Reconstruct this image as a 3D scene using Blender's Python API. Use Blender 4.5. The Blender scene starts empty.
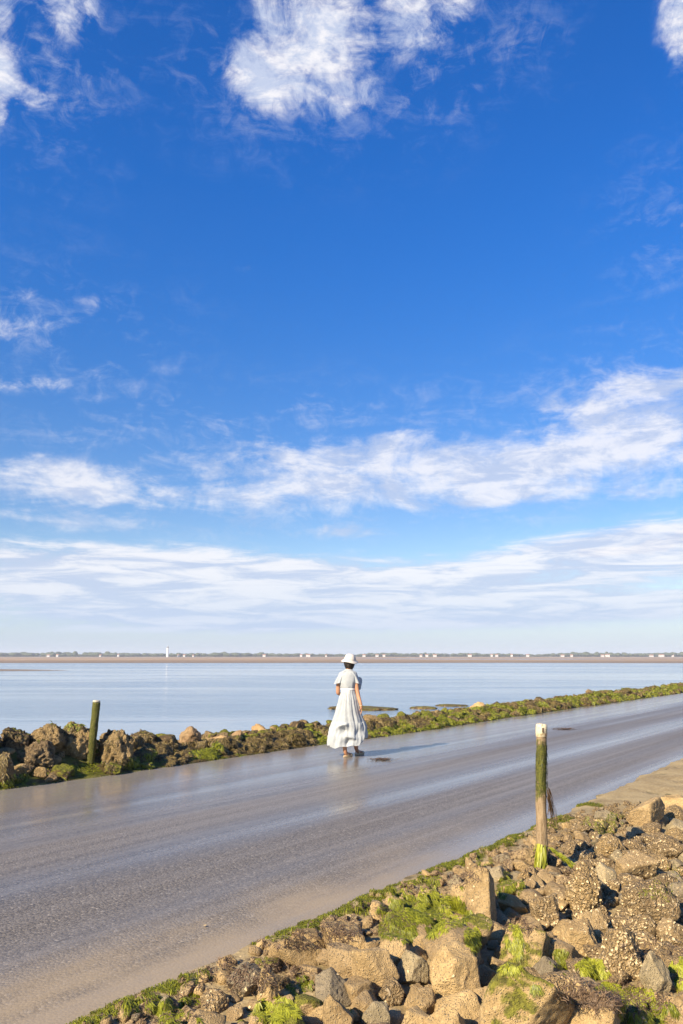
import bpy, bmesh, math, random
import numpy as np
from mathutils import Vector, Matrix, noise
from mathutils.bvhtree import BVHTree

S = bpy.context.scene
COL = S.collection
R = math.radians

# ------------------------------------------------------------------ camera
FPX = 28.0 / 36.0 * 1024.0
PITCH = math.atan(144.0 / FPX)
EYE = 1.65
cam_d = bpy.data.cameras.new('camera')
cam = bpy.data.objects.new('camera', cam_d)
COL.objects.link(cam)
cam.location = (0, 0, EYE)
cam.rotation_euler = (math.pi / 2 + PITCH, 0, 0)
cam_d.sensor_fit = 'VERTICAL'
cam_d.sensor_height = 36.0
cam_d.lens = 28.0
cam_d.clip_start = 0.05
cam_d.clip_end = 20000
S.camera = cam

S.view_settings.view_transform = 'Standard'
S.view_settings.look = 'None'
S.view_settings.gamma = 1.0
S.view_settings.use_curve_mapping = False
S.view_settings.exposure = 1.15
S.render.engine = 'CYCLES'
S.cycles.max_bounces = 6
S.cycles.volume_bounces = 0
S.cycles.use_denoising = True


def ray(px, py):
    a = (px - 341.5) / FPX
    b = (512 - py) / FPX
    c, s = math.cos(PITCH), math.sin(PITCH)
    return Vector((a, c - b * s, s + b * c))


def at(px, py, z=0.0):
    d = ray(px, py)
    k = (z - EYE) / d.z
    return Vector((d.x * k, d.y * k, z))


def project(p):
    c, s = math.cos(PITCH), math.sin(PITCH)
    y, z = p[1], p[2] - EYE
    dep = y * c + z * s
    if dep < 0.1:
        return None
    return (341.5 + FPX * p[0] / dep, 512 - FPX * (-y * s + z * c) / dep, dep)


# ------------------------------------------------------------------ node helper
class NT:
    def __init__(self, tree):
        self.t = tree
        self.n = tree.nodes
        self.l = tree.links

    def node(self, typ, **kw):
        n = self.n.new(typ)
        for k, v in kw.items():
            setattr(n, k, v)
        return n

    def put(self, sock, v):
        if v is None:
            return
        if isinstance(v, bpy.types.NodeSocket):
            self.l.new(v, sock)
        else:
            if sock.type == 'RGBA' and len(v) == 3:
                v = (*v, 1)
            sock.default_value = v

    def math(self, op, a, b=None, c=None, clamp=False):
        n = self.node('ShaderNodeMath', operation=op, use_clamp=clamp)
        self.put(n.inputs[0], a)
        self.put(n.inputs[1], b)
        self.put(n.inputs[2], c)
        return n.outputs[0]

    def vec(self, op, a, b=None, scale=None):
        n = self.node('ShaderNodeVectorMath', operation=op)
        self.put(n.inputs[0], a)
        self.put(n.inputs[1], b)
        if scale is not None:
            self.put(n.inputs['Scale'], scale)
        return n.outputs['Value'] if op in ('DOT_PRODUCT', 'LENGTH') else n.outputs[0]

    def noise(self, vec, scale, detail=4, rough=0.55, dist=0.0, lac=2.0):
        n = self.node('ShaderNodeTexNoise')
        self.put(n.inputs['Vector'], vec)
        n.inputs['Scale'].default_value = scale
        n.inputs['Detail'].default_value = detail
        n.inputs['Roughness'].default_value = rough
        n.inputs['Distortion'].default_value = dist
        n.inputs['Lacunarity'].default_value = lac
        return n.outputs['Fac']

    def voro(self, vec, scale, feature='F1', out='Distance', rand=1.0):
        n = self.node('ShaderNodeTexVoronoi', feature=feature)
        self.put(n.inputs['Vector'], vec)
        n.inputs['Scale'].default_value = scale
        n.inputs['Randomness'].default_value = rand
        return n.outputs[out]

    def ss(self, v, lo, hi, a=0.0, b=1.0):
        n = self.node('ShaderNodeMapRange', interpolation_type='SMOOTHSTEP')
        self.put(n.inputs[0], v)
        n.inputs[1].default_value = lo
        n.inputs[2].default_value = hi
        n.inputs[3].default_value = a
        n.inputs[4].default_value = b
        return n.outputs[0]

    def mix(self, f, a, b, blend='MIX'):
        n = self.node('ShaderNodeMix', data_type='RGBA', blend_type=blend)
        self.put(n.inputs[0], f)
        self.put(n.inputs[6], a)
        self.put(n.inputs[7], b)
        return n.outputs[2]

    def mapping(self, vec, scale=(1, 1, 1), loc=(0, 0, 0), rot=(0, 0, 0)):
        n = self.node('ShaderNodeMapping')
        self.put(n.inputs[0], vec)
        n.inputs[1].default_value = loc
        n.inputs[2].default_value = rot
        n.inputs[3].default_value = scale
        return n.outputs[0]

    def bump(self, h, strength=0.5, dist=0.01, normal=None):
        n = self.node('ShaderNodeBump')
        self.put(n.inputs['Height'], h)
        self.put(n.inputs['Strength'], strength)
        n.inputs['Distance'].default_value = dist
        if normal is not None:
            self.put(n.inputs['Normal'], normal)
        return n.outputs[0]


def material(name):
    m = bpy.data.materials.new(name)
    m.use_nodes = True
    t = NT(m.node_tree)
    b = m.node_tree.nodes['Principled BSDF']
    return m, t, b


def pset(t, b, **kw):
    names = dict(color='Base Color', rough='Roughness', normal='Normal', spec='Specular IOR Level', ior='IOR',
                 sheen='Sheen Weight', sub='Subsurface Weight', trans='Transmission Weight', metal='Metallic')
    for k, v in kw.items():
        t.put(b.inputs[names[k]], v)


# ------------------------------------------------------------------ sun and sky
SUN_EL = R(31)
SUN_AZ = R(222)          # clockwise from +Y: behind the camera, to the left
sun_dir = Vector((math.sin(SUN_AZ) * math.cos(SUN_EL), math.cos(SUN_AZ) * math.cos(SUN_EL), math.sin(SUN_EL)))
sd = bpy.data.lights.new('sun', 'SUN')
sd.energy = 5.0
sd.angle = R(0.53)
sd.color = (1.0, 0.85, 0.63)
so = bpy.data.objects.new('sun', sd)
so.rotation_euler = sun_dir.to_track_quat('Z', 'Y').to_euler()
COL.objects.link(so)

W = bpy.data.worlds.new('World')
S.world = W
W.use_nodes = True
w = NT(W.node_tree)
bg = W.node_tree.nodes['Background']
sky = w.node('ShaderNodeTexSky', sky_type='NISHITA', sun_disc=False)
sky.sun_elevation = SUN_EL
sky.sun_rotation = SUN_AZ
sky.altitude = 0
sky.air_density = 1.0
sky.dust_density = 0.4
sky.ozone_density = 2.5
SKYC = sky.outputs[0]

tc = w.node('ShaderNodeTexCoord').outputs['Generated']
sep = w.node('ShaderNodeSeparateXYZ')
w.put(sep.inputs[0], tc)
dx, dy, dz = sep.outputs
az = w.math('ARCTAN2', dx, dy)
el = w.math('ARCSINE', dz)
# deep clear blue away from the sun, paler to the horizon
hs = w.node('ShaderNodeHueSaturation')
w.put(hs.inputs['Color'], SKYC)
hs.inputs['Hue'].default_value = 0.513
hs.inputs['Saturation'].default_value = 1.34
hs.inputs['Value'].default_value = 1.0
blue = w.mix(1.0, hs.outputs[0], w.mix(w.ss(el, 0.10, 0.62), (1.02, 0.955, 0.94), (0.54, 1.146, 1.37)), 'MULTIPLY')

# cloud plane coordinates: flattened towards the horizon
inv = w.math('DIVIDE', 1.0, w.math('ADD', w.math('MAXIMUM', dz, 0.0), 0.10))
cp = w.node('ShaderNodeCombineXYZ')
w.put(cp.inputs[0], w.math('MULTIPLY', dx, inv))
w.put(cp.inputs[1], w.math('MULTIPLY', dy, inv))
cp.inputs[2].default_value = 0.37
P = cp.outputs[0]
ca = w.node('ShaderNodeCombineXYZ')
w.put(ca.inputs[0], az)
w.put(ca.inputs[1], w.math('MULTIPLY', el, 1.25))
ca.inputs[2].default_value = 1.7
A = ca.outputs[0]

n_big = w.noise(P, 1.7, 9, 0.60, 0.35)
n_puff = w.noise(A, 9.5, 10, 0.66, 0.6)
n_fine = w.noise(A, 34, 8, 0.68, 0.8)
n_streak = w.noise(w.mapping(A, (1.0, 3.0, 1.0), rot=(0, 0, R(3))), 7.0, 10, 0.66, 0.7)


def azel(px, py):
    d = ray(px, py).normalized()
    return math.atan2(d.x, d.y), math.asin(d.z)


def blob(px, py, wx, wy, rot=0.0):
    a0, e0 = azel(px, py)
    sx = wx / FPX
    sy = wy / FPX
    u = w.math('SUBTRACT', az, a0)
    v = w.math('SUBTRACT', el, e0)
    if rot:
        c, s = math.cos(R(rot)), math.sin(R(rot))
        u, v = (w.math('ADD', w.math('MULTIPLY', u, c), w.math('MULTIPLY', v, s)),
                w.math('SUBTRACT', w.math('MULTIPLY', v, c), w.math('MULTIPLY', u, s)))
    q = w.math('ADD', w.math('POWER', w.math('ABSOLUTE', w.math('DIVIDE', u, sx)), 2.0),
               w.math('POWER', w.math('ABSOLUTE', w.math('DIVIDE', v, sy)), 2.0))
    return w.math('POWER', 2.718, w.math('MULTIPLY', q, -1.0))


def total(lst):
    acc = None
    for item in lst:
        wt = item[-1]
        m = w.math('MULTIPLY', blob(*item[:-1]), wt)
        acc = m if acc is None else w.math('ADD', acc, m)
    return acc


puffs = total([
    (322, 42, 62, 52, 0, .95), (262, 84, 34, 24, 0, .75), (352, 98, 30, 28, 0, .42), (438, 2, 46, 30, 0, .85), (405, 20, 24, 30, 0, .4),
    (290, 8, 44, 30, 0, .6), (235, 60, 40, 20, 0, .42),
    (-2, 70, 20, 62, 0, .95), (66, 8, 36, 22, 0, .85), (50, 66, 22, 22, 0, .42), (34, 98, 24, 12, 0, .5),
    (678, 26, 22, 48, 0, .70), (684, 225, 16, 34, 0, .55), (540, 30, 40, 22, 0, .30), (498, 55, 34, 16, 0, .24),
    (36, 322, 44, 15, 0, .80), (2, 338, 22, 16, 0, .7), (100, 302, 24, 9, 0, .50), (28, 292, 24, 10, 0, .42),
    (246, 270, 16, 7, 0, .38), (12, 385, 60, 9, 3, .48), (62, 382, 26, 7, 0, .42), (650, 548, 80, 16, 5, .80), (585, 553, 50, 8, 5, .6), (683, 532, 46, 14, 6, .85), (430, 110, 12, 20, 0, .30), (170, 370, 30, 9, 0, .28),
])
streaks = total([
    (90, 486, 190, 24, -3, 1.0), (16, 470, 80, 16, -6, .6), (300, 488, 190, 20, 1, .9), (430, 474, 130, 28, 4, .8), (575, 458, 110, 36, 6, .9),
    (670, 452, 80, 28, 8, .7), (660, 396, 80, 34, 12, .80), (590, 404, 54, 22, 10, .60), (640, 430, 70, 30, 20, .55),
    (40, 520, 90, 11, 1, .95), (330, 458, 130, 14, 4, .70), (280, 448, 90, 12, 5, .62), (210, 405, 46, 8, 4, .50), (130, 442, 110, 7, 1, .46),
    (345, 533, 64, 8, 2, .90), (300, 436, 60, 6, 3, .50), (395, 438, 40, 11, 3, .55), (520, 497, 150, 9, 3, .6), (660, 492, 80, 8, 6, .65),
    (500, 455, 70, 18, 2, .62), (180, 460, 80, 10, -2, .45),
])
banks = total([
    (100, 562, 240, 18, 0, 1.0), (150, 590, 330, 22, 0, 1.0), (460, 588, 330, 26, 0, 1.0), (600, 554, 100, 16, 4, .9), (670, 542, 80, 22, 5, 1.0),
    (230, 622, 130, 9, 0, 1.0), (420, 620, 240, 10, 0, .8), (100, 614, 300, 14, 0, .6), (560, 545, 70, 8, 6, .5), (560, 608, 180, 12, 0, .8),
])
n_lay = w.noise(w.mapping(A, (1.0, 6.0, 1.0), loc=(.3, .1, 0)), 9.0, 10, 0.66, 0.5)
streaks = w.math('MULTIPLY', streaks, 0.82)
d_puff = w.math('MULTIPLY', w.ss(w.math('ADD', puffs, w.math('ADD', w.math('MULTIPLY', w.math('SUBTRACT', n_puff, 0.5), 3.2), w.math('MULTIPLY', w.math('SUBTRACT', n_fine, 0.5), 1.3))), 0.24, 1.30), 1.0)
n_mixed = w.math('ADD', w.math('MULTIPLY', n_streak, .45), w.math('MULTIPLY', n_puff, .55))
d_str = w.ss(w.math('ADD', streaks, w.math('ADD', w.math('ADD', w.math('MULTIPLY', w.math('SUBTRACT', n_mixed, 0.5), 5.2), w.math('MULTIPLY', w.math('SUBTRACT', n_fine, 0.5), 0.7)),
                                           w.math('MULTIPLY', w.math('SUBTRACT', n_big, 0.5), 0.9))), 0.30, 1.50)
d_bank = w.ss(w.math('ADD', banks, w.math('ADD', w.math('ADD', w.math('MULTIPLY', w.math('SUBTRACT', n_lay, 0.5), 2.6), w.math('MULTIPLY', w.math('SUBTRACT', n_fine, 0.5), 0.8)),
                                          w.math('MULTIPLY', w.math('SUBTRACT', n_big, 0.5), 0.9))), 0.0, 1.2)
d_puff = w.math('MULTIPLY', d_puff, w.ss(puffs, 0.06, 0.55))
d_str = w.math('MULTIPLY', d_str, w.ss(streaks, 0.05, 0.45))
d_bank = w.math('MULTIPLY', d_bank, w.ss(banks, 0.03, 0.45))
wisps = total([(300, 75, 130, 60, 0, .9), (45, 70, 70, 70, 0, .9), (60, 335, 110, 55, 0, .8), (240, 420, 240, 34, 4, .8), (610, 395, 120, 46, 14, 1.0),
               (345, 520, 330, 24, 0, .8), (660, 230, 50, 60, 0, .6), (520, 40, 60, 40, 0, .5), (430, 60, 50, 50, 0, .7)])
n_w = w.math('ADD', w.math('MULTIPLY', n_fine, .45), w.math('MULTIPLY', n_streak, .55))
d_wisp = w.math('MULTIPLY', w.ss(n_w, .47, .70), wisps)
dens = w.math('MAXIMUM', w.math('MULTIPLY', d_wisp, 0.46), 0.0, clamp=True)
dens = w.math('MAXIMUM', dens, w.math('MULTIPLY', d_puff, 0.96))
dens = w.math('MAXIMUM', dens, w.math('MAXIMUM', w.math('MULTIPLY', d_str, 0.82), w.math('MULTIPLY', d_bank, 0.86)))
# clouds elsewhere in the sky, out of the photograph's frame
back = w.ss(w.math('ABSOLUTE', az), 0.55, 0.8)
other = w.math('MULTIPLY', w.ss(n_big, 0.54, 0.72), w.math('MULTIPLY', back, 0.7))
dens = w.math('MAXIMUM', dens, other)
tex = w.noise(w.mapping(A, (1, 2.4, 1), loc=(.013, .03, 0)), 13, 9, 0.66, 0.4)
CL = 6.3
tex = w.mix(w.ss(el, .10, .20), n_lay, tex)
lit = w.mix(w.ss(tex, 0.40, 0.60), (0.62 * CL, 0.70 * CL, 0.90 * CL), (1.04 * CL, 1.02 * CL, 1.05 * CL))
skyc = w.mix(dens, blue, lit)
# pale air near the horizon
hz = w.ss(el, 0.0, 0.13, 1.0, 0.0)
skyc = w.mix(w.math('MULTIPLY', hz, 0.72), skyc, (0.50 * CL, 0.66 * CL, 0.94 * CL))
w.put(bg.inputs['Color'], skyc)
bg.inputs['Strength'].default_value = 0.069

# ------------------------------------------------------------------ road frame
TH = R(36.5)
D = Vector((math.sin(TH), math.cos(TH), 0))
N = Vector((-math.cos(TH), math.sin(TH), 0))
TN, TF = 3.38, 9.55
WATER = -0.80


def st(p):
    return p[0] * D.x + p[1] * D.y, p[0] * N.x + p[1] * N.y


def pt(s, t, z=0.0):
    return Vector((s * D.x + t * N.x, s * D.y + t * N.y, z))


def fb(x, y, z=0.0, o=4):
    return noise.fractal(Vector((x, y, z)), 1.0, 2.0, o)


def sstep(x, a, b):
    x = min(1, max(0, (x - a) / (b - a)))
    return x * x * (3 - 2 * x)


def near_edge(s):
    return TN + 0.05 * fb(s * 0.8, 3.1) + 0.05 * fb(s * 3.1, 7.7) + 0.03 * fb(s * 9.0, 3.3) + 0.18 * sstep(s, 7, 14)


def far_edge(s):
    return TF - 0.10 * sstep(s, 12, 15) * (1 - sstep(s, 16, 20)) + 0.06 * fb(s * 0.6, 13.1) + 0.03 * fb(s * 2.7, 5.7)


def zg(s, t):
    if t < (TN + TF) / 2:
        d = near_edge(s) - t
        verge = sstep(s, 9.5, 12.5)
        z = 0.012 + 0.03 * sstep(d, 0.02, 0.16) - (0.07 - 0.035 * verge) * max(0, d - 0.25) - 0.0
        z += 0.05 * sstep(d, 0.2, 0.8) * fb(s * 1.3, t * 1.3, 2.0) + 0.012 * sstep(d, 0, 0.2) * fb(s * 7, t * 7, 5.0)
        if t < -6:
            z -= 0.12 * (-6 - t)
        return z
    d = t - far_edge(s)
    left = 1 - sstep(s, 5.0, 9.0)
    crest = 0.16 + 0.33 * left
    z = 0.01 + crest * sstep(d, 0.0, 0.9) - (0.85 + 0.2 * left) * sstep(d, 1.0, 3.2) - 0.9 * sstep(d, 3.0, 9)
    z += sstep(d, 0.05, 0.5) * (0.11 * fb(s * 0.8, t * 0.8, 9.0) + 0.02 * fb(s * 6, t * 6, 5.0))
    return z


def on_ground(px, py, z=0.0):
    d = ray(px, py)
    k = 2.5
    while k < 120:
        p = Vector((d.x * k, d.y * k, EYE + d.z * k))
        g = zg(*st(p))
        if p.z <= g:
            break
        k += max(0.02, (p.z - g) * 0.25)
    p.z = g
    return p


# ------------------------------------------------------------------ mesh helpers
def obj(name, mesh, mats, parent=None, smooth=True):
    o = bpy.data.objects.new(name, mesh)
    COL.objects.link(o)
    if mats is not None:
        for m in (mats if isinstance(mats, (list, tuple)) else [mats]):
            if m.name not in [x.name for x in mesh.materials]:
                mesh.materials.append(m)
    if smooth and len(mesh.polygons):
        mesh.polygons.foreach_set('use_smooth', [True] * len(mesh.polygons))
    if parent is not None:
        o.parent = parent
    return o


def tag(o, label=None, cat=None, group=None, kind=None):
    if label:
        o['label'] = label
    if cat:
        o['category'] = cat
    if group:
        o['group'] = group
    if kind:
        o['kind'] = kind
    return o


def empty(name, loc):
    o = bpy.data.objects.new(name, None)
    COL.objects.link(o)
    o.location = loc
    o.empty_display_size = 0.1
    return o


def pymesh(name, verts, faces):
    me = bpy.data.meshes.new(name)
    me.from_pydata([tuple(v) for v in verts], [], faces)
    me.update()
    return me


def grid_mesh(name, us, vs, fn):
    verts = [fn(u, v) for v in vs for u in us]
    nu = len(us)
    faces = [(j * nu + i, j * nu + i + 1, (j + 1) * nu + i + 1, (j + 1) * nu + i)
             for j in range(len(vs) - 1) for i in range(nu - 1)]
    return pymesh(name, verts, faces)


def loft(rings, close_u=True, cap0=False, cap1=False):
    n = len(rings[0])
    verts = [p for r in rings for p in r]
    faces = []
    for j in range(len(rings) - 1):
        for i in range(n if close_u else n - 1):
            k = (i + 1) % n
            faces.append((j * n + i, j * n + k, (j + 1) * n + k, (j + 1) * n + i))
    if cap0:
        faces.append(tuple(range(n))[::-1])
    if cap1:
        faces.append(tuple((len(rings) - 1) * n + i for i in range(n)))
    return verts, faces


def lin(a, b, n):
    return [a + (b - a) * i / (n - 1) for i in range(n)]


# ------------------------------------------------------------------ materials
def mat_road():
    m, t, b = material('wet_asphalt')
    o = t.node('ShaderNodeTexCoord').outputs['Object']
    sp = t.node('ShaderNodeSeparateXYZ')
    t.put(sp.inputs[0], o)
    X, Y = sp.outputs[0], sp.outputs[1]
    long = t.noise(t.mapping(o, (0.045, 1.1, 1)), 1.0, 5, 0.55, 0.25)      # broad wheel tracks, wet and dry
    fine = t.noise(t.mapping(o, (0.07, 7.0, 1)), 1.0, 4, 0.55, 0.1)        # fine drainage lines
    patch = t.noise(o, 0.9, 5, 0.6, 0.4)
    agg = t.voro(o, 62)
    aggc = t.node('ShaderNodeSeparateColor')
    t.put(aggc.inputs[0], t.voro(o, 62, out='Color'))
    gr = t.noise(o, 40, 5, 0.75)
    base = t.mix(t.math('ADD', t.math('MULTIPLY', aggc.outputs[0], .6), t.math('MULTIPLY', t.ss(gr, .35, .65), .4)), (0.068, 0.060, 0.052), (0.195, 0.172, 0.147))
    base = t.mix(t.math('MULTIPLY', t.ss(aggc.outputs[1], .94, .97), .4), base, (0.40, 0.36, 0.31))
    base = t.mix(t.math('MULTIPLY', t.ss(t.math('ADD', t.math('MULTIPLY', fine, .5), t.math('MULTIPLY', long, .5)), 0.44, 0.62), 0.50), base, (0.24, 0.21, 0.175))
    fsilt = t.math('MULTIPLY', t.ss(t.math('ADD', Y, t.math('MULTIPLY', fine, 1.6)), 7.9, 9.6), .75)
    base = t.mix(fsilt, base, (0.27, 0.245, 0.222))
    # film of silt left along both edges
    nearm = t.ss(t.math('ADD', Y, t.math('MULTIPLY', t.math('SUBTRACT', patch, 0.5), 1.3)), TN - 0.05, TN + 0.95, 1.0, 0.0)
    nearm = t.math('MULTIPLY', nearm, t.ss(X, 4.0, 8.5, 1.0, 0.25))
    silt = t.math('MULTIPLY', nearm, t.ss(t.noise(t.mapping(o, (0.5, 2.2, 1)), 1.6, 5, 0.65), 0.28, 0.6, 0.45, 1.0))
    col = t.mix(t.math('MULTIPLY', silt, 0.85), base, (0.31, 0.24, 0.152))
    # wetness
    wet = t.math('ADD', t.math('MULTIPLY', t.ss(long, 0.40, 0.66), 0.30), t.math('MULTIPLY', t.ss(fine, 0.40, 0.68), 0.12))
    Yw = t.math('ADD', Y, t.math('MULTIPLY', t.math('SUBTRACT', long, .5), .7))
    wet = t.math('ADD', wet, t.math('MULTIPLY', t.ss(Yw, 6.3, 8.0, 0.0, 0.74), t.ss(X, 2.0, 6.0, 0.9, 1.0)))
    edge_w = t.math('MULTIPLY', t.ss(Y, TN + 0.15, TN + 0.75, 1.0, 0.0), t.ss(X, 4.5, 7.5))
    wet = t.math('ADD', wet, t.math('MULTIPLY', edge_w, 0.8))
    for (y0, w0, amp) in ((5.5, .44, .62), (6.75, .16, .25), (4.35, .12, .15)):
        q = t.math('DIVIDE', t.math('SUBTRACT', Yw, y0), w0)
        g = t.math('POWER', 2.718, t.math('MULTIPLY', t.math('MULTIPLY', q, q), -1.0))
        wet = t.math('ADD', wet, t.math('MULTIPLY', g, amp))
    wet = t.math('MULTIPLY', wet, t.ss(silt, 0.3, 1.0, 1.0, 0.55), clamp=True)
    col = t.mix(t.math('MULTIPLY', wet, 0.35), col, t.vec('SCALE', col, None, 0.55))
    rough = t.math('ADD', t.math('MULTIPLY', t.math('SUBTRACT', 1.0, wet), 0.35), 0.15)
    h = t.math('ADD', t.math('MULTIPLY', gr, 0.6), t.math('MULTIPLY', agg, -0.8))
    h = t.math('ADD', h, t.math('MULTIPLY', fine, 0.25))
    bstr = t.math('ADD', t.math('MULTIPLY', t.math('SUBTRACT', 1.0, wet), 0.42), 0.05)
    bstr = t.math('MULTIPLY', bstr, t.ss(silt, 0.2, 0.9, 1.0, 0.35))
    pset(t, b, color=col, rough=rough, spec=t.math('ADD', 0.14, t.math('MULTIPLY', wet, 0.40)), normal=t.bump(h, bstr, 0.012))
    return m


def mat_mud():
    m, t, b = material('silty_mud')
    o = t.node('ShaderNodeTexCoord').outputs['Object']
    n1 = t.noise(o, 2.2, 6, 0.6, 0.3)
    n2 = t.noise(o, 26, 5, 0.7)
    v = t.voro(o, 38)
    c = t.mix(t.ss(n1, 0.32, 0.68), (0.20, 0.145, 0.070), (0.33, 0.25, 0.125))
    c = t.mix(t.ss(n2, 0.45, 0.75), c, (0.38, 0.30, 0.17))
    c = t.mix(t.ss(t.noise(o, 5, 5, 0.6), 0.58, 0.72), c, (0.10, 0.085, 0.035))
    h = t.math('ADD', t.math('MULTIPLY', n2, 1.0), t.math('MULTIPLY', v, 0.6))
    pset(t, b, color=c, rough=0.85, spec=0.25, normal=t.bump(h, 0.4, 0.015))
    return m


def mat_far_bank():
    m, t, b = material('weedy_mud')
    o = t.node('ShaderNodeTexCoord').outputs['Object']
    n1 = t.noise(o, 3.0, 6, 0.65, 0.3)
    n2 = t.noise(o, 18, 5, 0.7)
    c = t.mix(t.ss(n1, 0.38, 0.62), (0.045, 0.033, 0.018), (0.13, 0.13, 0.02))
    c = t.mix(t.ss(n2, 0.5, 0.75), c, (0.20, 0.14, 0.06))
    pset(t, b, color=c, rough=0.7, spec=0.3, normal=t.bump(n2, 0.9, 0.04))
    return m


def rock_common(t, lo, hi, seedshift=0.0):
    tcn = t.node('ShaderNodeTexCoord')
    oi = t.node('ShaderNodeObjectInfo')
    # real-size coordinates that differ from stone to stone
    geo = t.node('ShaderNodeNewGeometry')
    pos = geo.outputs['Position']
    cmb = t.node('ShaderNodeCombineXYZ')
    rnd = t.math('MULTIPLY', oi.outputs['Random'], 37.0)
    for i in range(3):
        t.put(cmb.inputs[i], rnd)
    o = t.vec('ADD', pos, cmb.outputs[0])
    big = t.noise(o, 5.5, 5, 0.6, 0.3)
    mid = t.noise(o, 26, 6, 0.7, 0.2)
    fine = t.noise(o, 120, 4, 0.75)
    c = t.mix(t.ss(big, 0.3, 0.7), lo, hi)
    c = t.mix(t.math('MULTIPLY', t.ss(mid, 0.50, 0.72), 0.65), c, (hi[0] * 1.25, hi[1] * 1.27, hi[2] * 1.35))
    c = t.mix(t.math('MULTIPLY', t.ss(fine, 0.54, 0.70), 0.38), c, (lo[0] * 0.34, lo[1] * 0.32, lo[2] * 0.34))
    c = t.mix(t.math('MULTIPLY', t.ss(t.noise(o, 3.1, 5, 0.65, 0.6), .54, .66), .55), c, (lo[0] * .50, lo[1] * .46, lo[2] * .46))
    tint = t.mix(oi.outputs['Random'], (0.74, 0.72, 0.76), (1.20, 1.15, 1.06))
    c = t.mix(1.0, c, tint, 'MULTIPLY')
    return o, geo, oi, big, mid, fine, c


def mat_rock(name, lo, hi, algae=0.0, weed=0.0, shells=0.0, barn=0.35):
    m, t, b = material(name)
    o, geo, oi, big, mid, fine, c = rock_common(t, lo, hi)
    nz = t.node('ShaderNodeSeparateXYZ')
    t.put(nz.inputs[0], geo.outputs['Normal'])
    up = nz.outputs[2]
    v = t.voro(o, 95)
    vc = t.node('ShaderNodeSeparateColor')
    t.put(vc.inputs[0], t.voro(o, 95, out='Color'))
    bm_ = t.math('MULTIPLY', t.ss(v, 0.18, 0.42, 1.0, 0.0), t.ss(t.math('ADD', vc.outputs[0], t.math('MULTIPLY', big, 0.9)), 1.05 - barn * 0.6, 1.2 - barn * 0.6))
    c = t.mix(t.math('MULTIPLY', bm_, 0.55), c, (0.44, 0.37, 0.25))
    h = t.math('ADD', t.math('MULTIPLY', mid, 1.0), t.math('ADD', t.math('MULTIPLY', fine, 0.45), t.math('MULTIPLY', bm_, 0.35)))
    rough = 0.88
    if shells:
        wob = t.node('ShaderNodeTexNoise')
        t.put(wob.inputs['Vector'], o)
        wob.inputs['Scale'].default_value = 30
        wob.inputs['Detail'].default_value = 4
        o2 = t.vec('ADD', o, t.vec('SCALE', t.vec('SUBTRACT', wob.outputs['Color'], (.5, .5, .5)), None, 0.06))
        v2 = t.voro(o2, 34)
        vc2 = t.node('ShaderNodeSeparateColor')
        t.put(vc2.inputs[0], t.voro(o2, 34, out='Color'))
        sm = t.math('MULTIPLY', t.ss(v2, 0.22, 0.48, 1.0, 0.0), t.ss(t.math('ADD', vc2.outputs[1], big), 1.25 - shells * 0.45, 1.4 - shells * 0.45))
        c = t.mix(t.math('MULTIPLY', sm, 0.65), c, t.mix(vc2.outputs[0], (0.44, 0.31, 0.15), (0.62, 0.50, 0.32)))
        ve = t.voro(o2, 34, 'DISTANCE_TO_EDGE')
        c = t.mix(t.math('MULTIPLY', t.ss(ve, 0.0, 0.10, 0.6, 0.0), t.ss(big, .35, .6)), c, (0.13, 0.088, 0.040))
        h = t.math('ADD', h, t.math('MULTIPLY', t.ss(ve, 0.0, 0.3), 0.9))
    if weed:
        nw = t.noise(o, 9, 5, 0.7, 0.6)
        wm = t.ss(t.math('ADD', nw, t.math('MULTIPLY', up, 0.12)), 0.62 - weed * 0.25, 0.72 - weed * 0.25)
        c = t.mix(t.math('MULTIPLY', wm, 0.9), c, t.mix(t.ss(fine, .4, .65), (0.030, 0.019, 0.012), (0.085, 0.055, 0.028)))
        h = t.math('ADD', h, t.math('MULTIPLY', wm, 0.5))
    if algae:
        na = t.noise(o, 6.5, 5, 0.65, 0.5)
        am = t.ss(t.math('ADD', na, t.math('MULTIPLY', up, 0.20)), 0.80 - algae * 0.35, 0.90 - algae * 0.35)
        ac = t.mix(t.ss(mid, .35, .65), (0.065, 0.068, 0.010), (0.24, 0.235, 0.022))
        c = t.mix(t.math('MULTIPLY', am, 0.92), c, ac)
    pset(t, b, color=c, rough=rough, spec=0.3, normal=t.bump(h, 1.0, 0.030))
    return m


TAN_LO, TAN_HI = (0.34, 0.240, 0.112), (0.52, 0.378, 0.188)
M = {}
M['road'] = mat_road()
M['mud'] = mat_mud()
M['bank'] = mat_far_bank()
M['tan'] = mat_rock('tan_stone', TAN_LO, TAN_HI)
M['grey'] = mat_rock('grey_stone', (0.26, 0.215, 0.13), (0.41, 0.335, 0.20), barn=0.2)
M['oyster'] = mat_rock('oyster_crusted_stone', TAN_LO, (0.52, 0.37, 0.18), shells=1.0, barn=0.7)
M['algae'] = mat_rock('algae_topped_stone', TAN_LO, TAN_HI, algae=0.75)
M['far_tan'] = mat_rock('far_tan_stone', (0.33, 0.23, 0.105), (0.50, 0.365, 0.175), algae=0.22, weed=0.12, shells=0.5)
M['far_bare'] = mat_rock('far_bare_stone', (0.30, 0.19, 0.09), (0.46, 0.32, 0.16))
M['far_weed'] = mat_rock('weed_covered_stone', (0.22, 0.15, 0.07), (0.40, 0.29, 0.13), algae=0.40, weed=0.65)
M['far_algae'] = mat_rock('green_algae_stone', (0.14, 0.10, 0.045), (0.26, 0.19, 0.08), algae=1.15, weed=0.5)


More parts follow.
